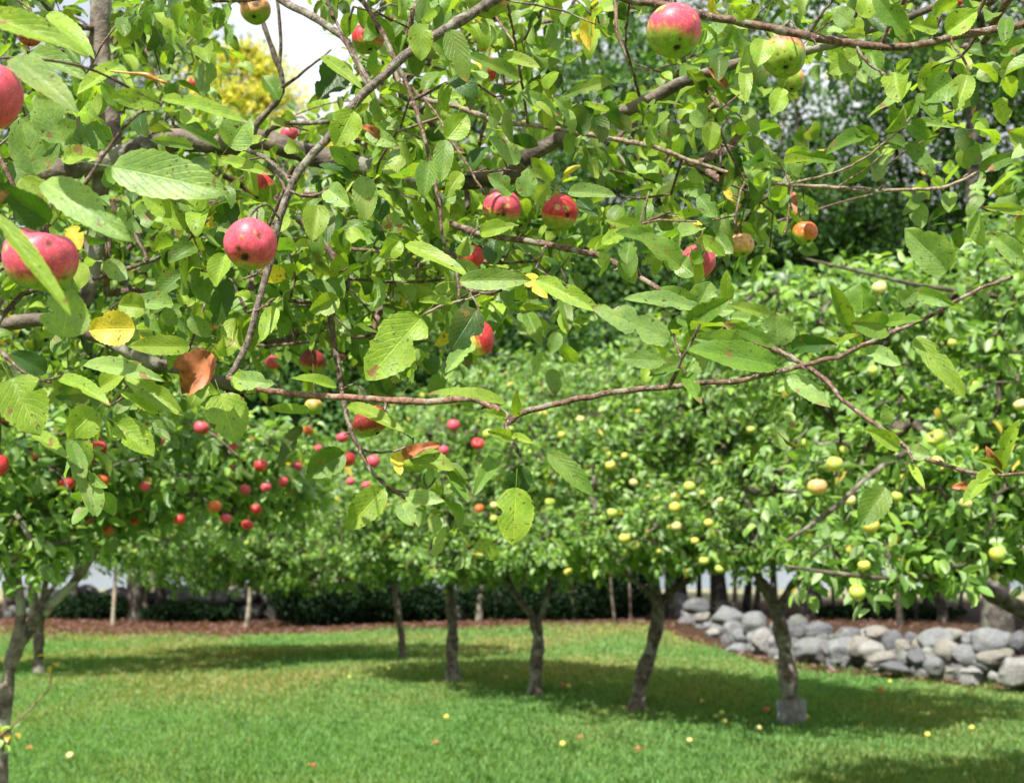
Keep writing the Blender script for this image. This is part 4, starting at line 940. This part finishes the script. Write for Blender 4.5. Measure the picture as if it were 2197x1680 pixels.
def boulder_mesh(rx, ry, rz, seed, flat=.0):
    bm = bmesh.new(); bmesh.ops.create_icosphere(bm, subdivisions=4, radius=1)
    g = random.Random(seed); off = Vector((g.uniform(-50, 50), g.uniform(-50, 50), g.uniform(-50, 50)))
    planes = [(Vector((g.gauss(0, 1), g.gauss(0, 1), g.gauss(0, 1))).normalized(), g.uniform(.62, .9)) for _ in range(9)]
    for v in bm.verts:
        d = v.co.normalized(); r = 1.0
        for (pn, pd) in planes:
            c = d.dot(pn)
            if c > 0: r = min(r, pd/c if pd/c > .5 else .5)
        r = r*.93+.07*.92+.11*mnoise.noise(d*1.6+off)+.05*mnoise.noise(d*5+off)+.02*mnoise.noise(d*14+off)
        v.co = Vector((d.x*r*rx, d.y*r*ry, d.z*r*rz))
    co = np.array([v.co for v in bm.verts]); fc = np.array([[v.index for v in f.verts] for f in bm.faces]); bm.free()
    return co, fc
def wall_y(px): return float(np.interp(px, [1380, 1440, 1500, 1583, 1700, 1800, 1950, 2178, 2400, 2600], [36, 31, 25.5, 20.2, 18.2, 17.2, 16.1, 14.7, 13.4, 12.4]))
SW = """945 468 122 92 .3|808 420 100 62 .0|720 400 96 76 .4|1058 492 112 90 .3|1000 540 76 56 -.1|1092 566 90 92 .0|985 607 96 46 -.4|890 568 74 46 -.2|1236 512 88 104 .3|1322 525 124 72 .35|1302 600 150 92 -.1
1445 548 122 74 .25|1440 603 148 96 -.05|1572 530 112 56 .4|1502 590 112 98 .1|1562 612 122 82 .0|1640 570 74 92 .2|1684 590 62 80 .15|1815 566 140 92 .35|1745 640 78 74 -.15|1820 672 86 70 -.3|1650 676 134 46 -.4
1882 612 114 98 .1|1952 632 104 92 .05|2062 572 176 112 .35|2085 634 150 72 .0|2180 572 78 86 .4|2160 700 150 116 -.4|1975 694 94 30 -.45|2072 716 64 40 -.5|1605 640 124 58 -.2|1722 556 62 60 .5|1380 565 76 50 .4
830 462 66 42 -.1|778 452 60 40 .1|1160 520 80 80 .5|1190 590 90 80 .1|1345 560 60 50 .1|1520 545 80 60 .5|1700 640 70 60 -.1|1770 590 90 80 .3|1900 540 90 60 .7|1990 570 90 80 .6|2030 660 80 60 -.1|690 440 70 40 .1|650 420 70 50 .5|600 425 70 46 .6|1400 655 60 26 -.4|1550 668 50 26 -.4|1890 690 50 24 -.5|1170 640 60 24 -.4
2300 600 150 110 .3|2280 690 140 100 -.3|2420 620 160 120 .3|2400 720 160 100 -.3|2540 640 150 130 .2|2530 750 160 90 -.3|2670 660 170 140 .2|2650 790 150 90 -.3"""
sw = put('stone_wall', None, label='tumbled grey field stone wall bordering the lawn on the right', cat='stone wall')
sw.location = tuple(on_ground(1800, 1420)); bpy.context.view_layer.update(); SO = np.array(sw.location)
for i_, tok in enumerate(SW.replace('\n', '|').split('|')):
    zx, zy, zw, zh, back = map(float, tok.split())
    px, py = 1085+zx*.5061, 1089+zy*.5061
    Yw = wall_y(px)+back
    c = at(px, py, Yw); s_ = Yw/F*.5061/2
    rx, rz = zw*s_*1.2, zh*s_*1.17; ry = (rx+rz)/2*random.uniform(.8, 1.15)
    co, fc = boulder_mesh(rx, ry, rz, 50+i_)
    a = random.uniform(-.25, .25); ca_, sa_ = math.cos(a), math.sin(a)
    co = np.stack([co[:, 0]*ca_-co[:, 2]*sa_, co[:, 1], co[:, 0]*sa_+co[:, 2]*ca_], -1)
    if c[2] < rz*.55: c[2] = rz*.55
    tn = np.array([(.165, .175, .188), (.235, .234, .23), (.105, .11, .122), (.205, .195, .175)][random.randrange(4)])
    put('boulder', mesh('boulder', co+c-SO, fc, tint=np.tile(tn, (len(co), 1))), sw, mat=M_STONE)
# core of smaller stones behind and under the face
co_, fc_, tn_, nn = [], [], [], 0
for k in range(150):
    px = random.uniform(1400, 2350); Yw = wall_y(px)+random.uniform(-.1, .9); r_ = random.uniform(.08, .2)
    c = at(px, 1400, Yw); c[2] = random.uniform(.02, .25 if px > 1560 else .15)
    co, fc = boulder_mesh(r_*1.3, r_, r_, 300+k)
    co_.append(co+c-SO); fc_.append(fc+nn); nn += len(co); tn_.append(np.tile(np.array((.14, .14, .15))*random.uniform(.7, 1.2), (len(co), 1)))
put('filling_stones', mesh('filling_stones', np.concatenate(co_), np.concatenate(fc_), tint=np.concatenate(tn_)), sw, kind='stuff', mat=M_STONE)
sw2 = put('stone_wall', None, label='low dark stone wall under the trees behind the left half of the lawn', cat='stone wall')
sw2.location = (-5, 29, 0); bpy.context.view_layer.update()
for k in range(64):
    px = 40+k*15.5+random.uniform(-6, 6); r_ = random.uniform(.17, .30)
    c = at(px, 1300, 29.5+random.uniform(-.3, .5)); c[2] = r_*.6+(.35 if k % 2 else 0)
    co, fc = boulder_mesh(r_*1.3, r_, r_*.9, 600+k)
    put('boulder', mesh('boulder', co+c-np.array([-5, 29, 0]), fc, tint=np.tile((.12, .12, .12), (len(co), 1))), sw2, mat=M_STONE)

# ------------------------------------------------------------------ the woods behind
def wood_tree(px, w, Yt, H_, crown, nleaf, label, cat='tree', colr=(.075, .06, .05), pal=0, lean=0, group='trees of the wood behind the orchard', lsize=.17, name='woodland_tree', clumps=None, thin_top=.66):
    base = at(px, 1300, Yt); base[2] = -.02
    root = put(name, None, label=label, cat=cat, group=group); root.location = tuple(base)
    bpy.context.view_layer.update()
    r0 = w*Yt/F/2
    z = np.linspace(0, H_, 9); wob = np.cumsum(rng.normal(0, .05, (9, 2)), axis=0)*min(1, H_/9)
    pts = np.stack([wob[:, 0]+lean*z, wob[:, 1], z], -1); pts[0, :2] = 0; rr = r0*(1-.8*z/H_)
    rr[0] *= 1.3
    c = catmull(np.column_stack([pts, rr]), .35)
    t = Tubes(); t.add(c[:, :3], c[:, 3], 10, colr, .05)
    z0, z1, rad = crown
    ncl = clumps or max(12, nleaf//130)
    zz = z0+(z1-z0)*rng.uniform(0, 1, ncl); prof = np.sqrt(np.clip(1-((zz-(z0+z1)/2)/((z1-z0)/2))**2, .1, 1))
    az = rng.uniform(0, 6.28, ncl); rr_ = rad*prof*rng.uniform(.1, 1, ncl)**.5
    sd = np.stack([rr_*np.cos(az)+lean*zz, rr_*np.sin(az), zz+.2*rng.normal(0, 1, ncl)], -1)
    paths = grow(c[len(c)//4:, :3], None, sd, .6, .012, .08, arch=-.05, expo=2.2)
    for p, r in paths: t.add(p, r, 4, np.array(colr)*.9, .04, cap=False)
    put('trunk', t.mesh('trunk'), root, mat=M_WOOD)
    sd = sd[(zz < 9.5) | (rng.uniform(0, 1, ncl) < thin_top)]; k = nleaf//ncl; ncl = len(sd); m_ = k*ncl
    cs = rng.uniform(.25, .62, (ncl, 1, 1))
    off = rng.normal(0, 1, (ncl, k, 3))*cs*np.array([1, 1, .42])
    off[..., 2] -= .18*(off[..., 0]**2+off[..., 1]**2)
    pos = (sd[:, None]+off).reshape(-1, 3)
    A = unit(off.reshape(-1, 3)*np.array([1, 1, .3])+rng.normal(0, .35, (m_, 3))+np.array([0, 0, -.25]))
    Nn = unit(np.array([0, 0, .9])+sun_dir*.4+rng.normal(0, .45, (m_, 3)))
    P_ = [[(.055, .130, .026), (.092, .190, .034), (.028, .075, .018)], [(.42, .42, .03), (.30, .38, .03), (.50, .44, .05)], [(.07, .16, .03), (.10, .2, .04), (.05, .12, .03)]][pal]
    tn = np.array(P_)[rng.integers(0, 3, m_)]*rng.uniform(.8, 1.2, (m_, 1))*np.repeat(rng.uniform(.8, 1.25, (ncl, 1)), k, 0)
    L = rng.uniform(.7, 1.2, m_)*lsize
    bag = LeafBag(); bag.add(leaves(T_FAR, pos, A, Nn, L, L*.62, .4, .2, tn))
    put('crown', bag.mesh('crown'), root, mat=M_LEAF_FAR)
    return root
WT = [  # frame x, width, Y, height, crown (z0,z1,radius), leaves, label, colour, palette, lean
 (2138, 54, 22.5, 19, (10.2, 18, 4.2), 12000, 'stout dark trunked tree towering at the upper right', (.06, .055, .05), 0, 0),
 (1735, 26, 29, 15, (2.6, 10.2, 3.0), 15000, 'tall dark tree behind the left end of the stone wall', (.05, .045, .04), 0, .01),
 (1850, 17, 34, 17, (3.0, 10.8, 3.4), 12000, 'thin trunked tree leaning right against the bright sky gap', (.05, .045, .04), 0, .10),
 (1993, 25, 30, 16, (2.6, 14, 3.4), 19000, 'dark tree behind the middle of the right stone wall', (.05, .045, .04), 0, 0),
 (2240, 30, 27, 16, (2.6, 14, 3.6), 18000, 'dark tree beyond the right end of the stone wall', (.05, .045, .04), 0, 0),
 (2420, 34, 28, 15, (2.4, 13, 3.8), 12000, 'tree at the far right beyond the wall', (.05, .045, .04), 0, 0),
 (1545, 30, 31, 17, (2.6, 15, 3.1), 20000, 'two limbed dark tree left of the stone wall end', (.045, .04, .035), 0, 0),
 (1460, 26, 33, 18, (3.0, 16.5, 3.7), 20000, 'dark tree directly behind the slanting orchard trunk', (.045, .04, .035), 0, -.01),
 (1300, 22, 34, 18, (2.8, 16, 3.6), 18000, 'dark tree between the crooked and the slanting orchard trunks', (.045, .04, .035), 0, .02),
 (1130, 24, 36, 17, (2.8, 15, 3.8), 15000, 'dark tree right behind the crooked orchard trunk', (.045, .04, .035), 0, 0),
 (900, 22, 35, 16, (2.8, 14, 3.6), 15000, 'tree behind the straight upright orchard trunk', (.045, .04, .035), 0, 0),
 (706, 24, 31, 12, (2.4, 7.0, 3.2), 12000, 'low dark tree over the darkest undergrowth', (.04, .035, .03), 0, 0),
 (590, 18, 29, 11, (2.6, 7.2, 2.6), 9000, 'dark trunked tree, left one of the close pair behind the lawn', (.03, .028, .025), 0, 0),
 (614, 13, 29.6, 11, (3, 8, 2.2), 6000, 'dark trunked tree, right one of the close pair behind the lawn', (.05, .045, .04), 0, 0),
 (292, 32, 29, 13, (3, 10, 3.5), 12000, 'thick grey trunked tree behind the left of the lawn', (.09, .075, .065), 0, 0),
 (20, 26, 30, 14, (2.6, 13, 3.8), 12000, 'tree far back at the left edge', (.06, .05, .045), 0, 0),
 (-220, 30, 29, 14, (2.6, 13, 3.8), 9000, 'tree beyond the left edge of the lawn', (.06, .05, .045), 0, 0),
 (500, 30, 42, 19, (8.5, 18.4, 2.3), 15000, 'yellow green maple lit by the sun below the white sky', (.08, .07, .06), 1, 0),
 (330, 30, 45, 22, (6, 21, 3.6), 12000, 'tall green tree beside the yellow green maple', (.08, .07, .06), 2, 0),
]
for (px, w, Yt, H_, cr_, nl, lb, cl, pa, ln) in WT:
    cr_ = (cr_[0], cr_[1], cr_[2]*(1.15 if pa == 0 else 1)); wood_tree(px, w, Yt, H_, cr_, int(nl*(1.75 if pa == 0 else 1.7)), lb, colr=cl, pal=pa, lean=ln, thin_top=.66 if pa == 0 else 1)
ORD = 'first second third fourth fifth sixth seventh eighth ninth tenth eleventh twelfth thirteenth fourteenth fifteenth sixteenth seventeenth eighteenth nineteenth twentieth'.split()
thin = [(275, 9, 29.5), (310, 12, 29), (335, 9, 31), (395, 7, 33), (456, 9, 29), (488, 5, 35), (680, 7, 31), (758, 6, 30), (815, 8, 33), (876, 7, 29), (1028, 13, 28.5), (1052, 9, 33), (1136, 8, 30), (1180, 7, 34), (1232, 6, 28), (1320, 6, 27), (1345, 5, 30), (1352, 5, 27.5), (1500, 12, 33)]
for px_, lb_ in ((430, 'dark trunk midway between the two pale young trunks'), (735, 'dark trunk left of the slim pale stemmed apple tree'), (830, 'dark trunk touching the slim pale stem from behind'), (1000, 'dark trunk just right of the straight orchard trunk'), (1290, 'dark trunk left of the slanting orchard trunk'), (1440, 'dark trunk just right of the slanting orchard trunk'), (165, 'dark upright trunk behind the far stone wall at left'), (345, 'dark trunk just right of the thick grey one'), (640, 'dark trunk right of the close pair'), (1210, 'dark trunk behind the gap between the crooked and slanting trunks'), (1660, 'dark trunk seen beside the fork of the guarded tree')):
    wood_tree(px_, rng.uniform(12, 22), rng.uniform(28.5, 31), 9, (3, 9, 2.2), 5000, lb_, colr=(.035, .03, .026))
for i_, (px, w, Yt) in enumerate(thin):
    wood_tree(px, w, Yt, rng.uniform(5.5, 8), (2.4, 6.5, 1.2), 1200, '%s slender bare stem from the left among the wood edge trunks' % ORD[i_], colr=(.09, .075, .06), group='slender stems at the wood edge', name='sapling', lean=rng.normal(0, .02))
thin2 = [(1575, 10, 30), (1600, 16, 34), (1622, 12, 31), (1760, 14, 33), (1790, 8, 30), (1830, 12, 35), (1880, 8, 30), (1930, 12, 27), (1965, 9, 29), (2022, 20, 28.5), (2060, 9, 31)]
for i_, (px, w, Yt) in enumerate(thin2):
    wood_tree(px, w, Yt, rng.uniform(6, 9), (2.6, 7.5, 1.4), 1400, '%s dark stem from the left behind the right stone wall' % ORD[i_], colr=(.05, .042, .035), group='dark stems behind the stone wall', name='sapling', lean=rng.normal(0, .02))
for px, lb in ((243, 'pale thin young trunk standing at the lawn edge on the left'), (530, 'pale thin young trunk at the lawn edge left of the dark pair')):
    wood_tree(px, 9, 26.2, 3.4, (1.7, 3.2, .7), 700, lb, colr=(.27, .235, .18), group='pale young trunks', name='sapling', lsize=.12, clumps=16)
def shrub(px, Yt, rx, hz, n_, label, pal=0):
    base = at(px, 1300, Yt); base[2] = 0
    root = put('shrub', None, label=label, cat='shrub', group='dark shrubs at the wood edge'); root.location = tuple(base); bpy.context.view_layer.update()
    t = Tubes()
    for k in range(7):
        a = rng.uniform(0, 6.28); t.add(catmull(np.array([(0, 0, 0), (math.cos(a)*rx*.25, math.sin(a)*rx*.25, hz*.5), (math.cos(a)*rx*.6, math.sin(a)*rx*.5, hz*.9)]), .1), .012, 4, DARK, .05)
    put('stem', t.mesh('stem'), root, mat=M_WOOD)
    v = unit(rng.normal(0, 1, (n_, 3)))*rng.uniform(.3, 1, (n_, 1))**.5*np.array([rx, rx*.6, hz*.6])+np.array([0, 0, hz*.5])
    v = v[v[:, 2] > .02]; m_ = len(v)
    tn = np.array([(.012, .032, .010), (.020, .050, .014), (.010, .024, .008)])[rng.integers(0, 3, m_)]  # near-black greens: the shade of the wood edge is put into the leaf colour
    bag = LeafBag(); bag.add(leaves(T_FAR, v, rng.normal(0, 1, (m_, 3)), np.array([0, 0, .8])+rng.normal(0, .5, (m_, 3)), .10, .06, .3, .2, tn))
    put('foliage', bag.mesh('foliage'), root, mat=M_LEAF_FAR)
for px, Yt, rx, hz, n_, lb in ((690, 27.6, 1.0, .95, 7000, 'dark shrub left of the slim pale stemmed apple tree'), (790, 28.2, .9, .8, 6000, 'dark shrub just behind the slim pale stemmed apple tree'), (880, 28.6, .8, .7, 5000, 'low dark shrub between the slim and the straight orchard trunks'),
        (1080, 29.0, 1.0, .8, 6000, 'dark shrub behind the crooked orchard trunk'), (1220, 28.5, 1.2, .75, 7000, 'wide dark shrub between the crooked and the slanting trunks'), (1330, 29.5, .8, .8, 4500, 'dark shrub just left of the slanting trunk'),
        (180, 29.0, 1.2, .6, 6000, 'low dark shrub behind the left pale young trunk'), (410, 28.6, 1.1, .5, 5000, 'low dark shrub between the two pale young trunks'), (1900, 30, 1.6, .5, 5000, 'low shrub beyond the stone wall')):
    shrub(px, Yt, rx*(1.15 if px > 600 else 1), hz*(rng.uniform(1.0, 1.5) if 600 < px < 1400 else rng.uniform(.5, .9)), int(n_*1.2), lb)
# far shore
NF = 26000
x = rng.uniform(-330, 330, NF); zz = rng.uniform(0, 1, NF)
hgt = 13+5*np.sin(x*.05)+3*np.sin(x*.17+1)
O = np.stack([x, 420+rng.uniform(-6, 6, NF), 2+zz*hgt], -1)
tn = np.array([(.05, .10, .05), (.07, .13, .06)])[rng.integers(0, 2, NF)]
r = leaves(T_FAR, O, rng.normal(0, 1, (NF, 3)), np.array([0, -.5, .8])+rng.normal(0, .4, (NF, 3)), 3.2, 2.6, .3, .2, tn)
put('far_woods', mesh('far_woods', *r), label='far wooded shore beyond the lake', cat='woods', kind='stuff', mat=M_LEAF_FAR)

# ------------------------------------------------------------------ apples on the orchard trees, and on the grass
LANDMARKS = [(415, 800, 'the crumpled brown leaf'), (535, 526, 'the apple with two holes'), (795, 905, 'the misshapen dark red apple'), (1105, 1110, 'the leaf hanging at the centre twig'),
 (740, 840, 'the twig crossing the long limb'), (480, 900, 'the big spotted leaf'), (50, 870, 'the broad leaf at the left edge'), (30, 1420, 'the leaning left trunk'), (190, 1000, 'the long curled hanging leaf'), (1100, 900, 'the fork of the long limb'),
 (1700, 1290, 'the trunk with the wire guard'), (1400, 1250, 'the slanting orchard trunk'), (1120, 1250, 'the crooked orchard trunk'), (970, 1230, 'the straight orchard trunk'), (1880, 1085, 'the brown edged leaf'), (2160, 960, 'the curled leaf at the right edge'),
 (1500, 700, 'the upright spur twig'), (2015, 530, 'the broad folded leaf'), (1780, 820, 'the crossing right limbs'), (2130, 1270, 'the leaning right trunk'), (1230, 1010, 'the drooping centre leaf'), (780, 1090, 'the spotted hanging leaf'), (2020, 800, 'the long drooping leaf')]
used = {}
def place_words(px, py, lead):
    dd = sorted((math.hypot(px-a, py-b), i) for i, (a, b, _) in enumerate(LANDMARKS))
    for _, i in dd:
        a, b, nm = LANDMARKS[i]; dx, dy = px-a, py-b
        d_ = ('right of' if dx > 0 else 'left of') if abs(dx) > abs(dy) else ('below' if dy > 0 else 'above')
        s_ = '%s %s %s' % (lead, d_, nm)
        if s_ not in used:
            used[s_] = 1; return s_
        d2 = ('upper ' if dy < 0 else 'lower ')+('right' if dx > 0 else 'left')
        s_ = '%s to the %s of %s' % (lead, d2, nm)
        if s_ not in used:
            used[s_] = 1; return s_
RED_A = """433 918 35|212 961 35|188 957 28|190 983 30|74 978 26|197 911 24|341 946 26|98 929 20|165 999 26|144 1038 33|93 1010 22|221 1029 30|179 1062 24|559 999 30|571 1045 25|461 1087 30|485 1113 25|417 1008 17|345 1052 20|661 924 25|735 939 27|538 946 16|464 934 18|123 1069 20|973 913 28|1025 952 30|952 966 24|1029 1091 22|786 1041 20|744 985 42|801 990 30|410 1140 12|40 1020 20|300 1090 16|620 1060 16|-60 1000 34|-120 930 30|530 1010 14|259 988 14"""
YEL_A = """1047 932 25|1310 999 24|1185 1011 22|1261 945 20|1263 968 22|1166 888 22|1360 1036 20|1180 1078 23|1314 1101 25|1448 1089 26|1061 1084 20|1479 1045 28|1391 721 22|1440 1133 22|1887 618 34|2006 939 42|1791 996 38|1754 1045 43|2072 1080 28|1611 922 20|1705 901 14|1868 1128 38|2188 869 30|1924 1066 26|1812 966 22|1222 1180 22|1239 1167 18|1280 1183 20|1303 1195 18|1340 1155 26|1363 1170 24|1166 1193 15|1156 1204 16|1219 1227 20|1452 1130 24|1510 1203 22|1839 1271 36|1854 1213 28|2064 1208 15|2072 1233 22|2140 1188 36|2166 1135 18|1953 1160 20|754 1162 14|529 1165 12|1078 1193 17|908 1200 12|1130 1130 14|2240 1000 34|2260 800 30"""
frng = np.random.default_rng(21)
def extra(lst, k, box, w0, w1, sp_=15, sd_=36):
    out = []; pts = [tuple(map(float, t_.split())) for t_ in lst.split('|')]
    pts = [p_ for p_ in pts if box[0] < p_[0] < box[2] and box[1] < p_[1] < box[3]]
    while len(out) < k:
        a_ = pts[frng.integers(len(pts))]; q_ = (a_[0]+frng.normal(0, sd_), a_[1]+frng.normal(0, sd_*.8))
        if box[0] < q_[0] < box[2] and box[1] < q_[1] < box[3] and all(math.hypot(q_[0]-p_[0], q_[1]-p_[1]) > sp_ for p_ in pts+out): out.append((q_[0], q_[1], frng.uniform(w0, w1)))
    return '|'.join('%d %d %d' % o_ for o_ in out)
RED_A += '|'+extra(RED_A, 34, (0, 890, 760, 1150), 15, 27, 26, 120)
YEL_A += '|'+extra(YEL_A, 26, (1040, 880, 1560, 1230), 15, 22, 20, 50)+'|'+extra(YEL_A, 20, (1580, 600, 2190, 1240), 17, 25, 34, 130)
for n_, (lst, isred) in enumerate(((RED_A, True), (YEL_A, False))):
    for i_, tok in enumerate(lst.split('|')):
        px, py, w = map(float, tok.split())
        # each apple hangs just in front of the crown it belongs to
        if isred: Yd = float(np.interp(px, [0, 500, 700, 900, 1100], [5.35, 5.6, 6.3, 12.0, 12.0])) if w < 40 else 5.0
        else: Yd = float(np.interp(px, [500, 900, 1100, 1400, 1550, 1750, 2200], [16.3, 13.6, 12.1, 10.8, 9.6, 5.4, 5.4]))
        size = w*Yd/F
        if size > .095: Yd *= .095/size
        if size < .05: Yd = min(Yd*.052/size, Yd+.5); 
        size = w*Yd/F
        if isred: top, low = [('pink', 'red'), ('red', 'orange'), ('pink', 'pink'), ('orange', 'orange')][i_ % 4]; lead = 'small %s apple' % {'pink': 'pink red', 'red': 'red', 'orange': 'orange'}[top]
        else: top, low = [('lime', 'yellow'), ('yellow', 'lime'), ('pale', 'lime'), ('lime', 'green')][i_ % 4]; lead = 'small %s apple' % {'lime': 'green yellow', 'yellow': 'yellow', 'pale': 'pale yellow'}[top]
        mk = (); spl = .4
        if (px, py) == (1754, 1045): top, low, spl, lead = 'peach', 'yellow', .0, 'round peach and yellow apple'
        if (px, py) == (1791, 996): lead = 'plump yellow green apple'
        if (px, py) == (2006, 939): lead, mk = 'half eaten crescent of a yellow apple', [(-.75, -.6, .2, .5, 'brown', .6)]
        if (px, py) == (1025, 952): lead, mk = 'red apple with a deep central hole', [(.0, -.9, .35, .32, 'brown', .6)]
        apple(px, py, w, top, low, (rng.normal(0, .4), -.4, .7), spl, (rng.normal(0, .3), rng.normal(0, .3), 1), place_words(px, py, lead), Yd=Yd, marks=mk, detail=(w > 36),
              group='red apples on the orchard trees' if isred else 'yellow apples on the orchard trees', squash=rng.uniform(.82, .98))
FALL = [(958, 1547, 'y'), (1207, 1607, 'y'), (1645, 1532, 'o'), (1713, 1549, 'p'), (1730, 1547, 'y'), (1628, 1571, 'p'), (1536, 1545, 'g'), (1549, 1540, 'g'), (1505, 1511, 'y'), (1555, 1555, 'y'), (750, 1460, 'g'), (916, 1434, 'y'), (1085, 1460, 'y'), (1208, 1475, 'o'), (1220, 1480, 'y'), (150, 1632, 'p'), (1480, 1597, 'p'), (1910, 1470, 'g'), (1890, 1488, 'o'), (2085, 1570, 'y'), (1990, 1585, 'y'), (835, 1440, 'g')]
seen_f = {}
for (px, py, c) in FALL:
    p = on_ground(px, py); lead = {'y': 'yellow', 'o': 'orange', 'p': 'pale', 'g': 'green yellow'}[c]
    nr = min(((abs(px-a), nm) for a, nm in ((1700, 'the trunk with the wire guard'), (1365, 'the slanting trunk'), (1148, 'the crooked trunk'), (972, 'the straight trunk'), (866, 'the slim trunk'), (60, 'the leaning left trunk'), (2150, 'the right end of the stone wall'))))[1]
    lb = 'fallen %s apple on the grass nearest %s' % (lead, nr); seen_f[lb] = seen_f.get(lb, 0)+1
    if seen_f[lb] > 1: lb = 'fallen %s apple on the grass, %s nearest %s' % (lead, ORD[seen_f[lb]-1], nr)
    a_, b_ = {'y': ('yellow', 'lime'), 'o': ('orange', 'tan'), 'p': ('pale', 'tan'), 'g': ('lime', 'green')}[c]
    sz = rng.uniform(.046, .062)
    p[2] = sz*.5+.012
    apple(px, py, 0, a_, b_, (0, 0, 1), .3, rng.normal(0, 1, 3), lb, Yd=1, detail=False, group='fallen apples on the lawn', size=sz, pos=p, name='fallen_apple')
# brown fallen leaves lying on the lawn
for i_, (px, py) in enumerate([(378, 1623), (535, 1598), (1250, 1590), (1612, 1558), (1780, 1583), (1380, 1612), (60, 1610), (660, 1650), (1860, 1560), (940, 1600)]):
    p = on_ground(px, py); p[2] = .035
    me_ = mesh('fallen_leaf', *leaves(T_MID, np.zeros(3), rng.normal(0, 1, 3)*np.array([1, 1, .1]), np.array([0, -.4, 1.]), .085, .05, 1.2, .4, (.26, .09, .04), wave=.1))
    ob = put('fallen_leaf', me_, label=place_words(px, py, 'curled brown leaf on grass'), cat='leaf', group='brown leaves scattered on the lawn', mat=M_DEAD); ob.location = tuple(p)
# low twig with pale leaves beside the leaning left trunk
tr_ = orchard[0][0]; tb0 = np.array(tr_.location)
t = Tubes(); q = catmull(np.array([at(x, y, 5.7) for x, y in ((-30, 1600), (20, 1562), (45, 1540), (75, 1510), (105, 1478), (112, 1440), (110, 1425))]), .03)
t.add(q-tb0, np.linspace(.006, .002, len(q)), 5, (.2, .12, .07), .05); put('low_twig', t.mesh('low_twig'), tr_, mat=M_TWIG)
bag = LeafBag()
sd = np.array([at(x, y, 5.7) for x, y in ((110, 1425), (16, 1578), (36, 1570), (8, 1545), (12, 1560))])-tb0
shoot_leaves(sd, unit(rng.normal(0, 1, (5, 3))), 3, np.full(5, .03), T_LOW, .04, .055, .7, bag, PALM, (0, .5, .2, 0, .4))
put('low_leaves', bag.mesh('low_leaves'), tr_, mat=M_LEAF_MID)
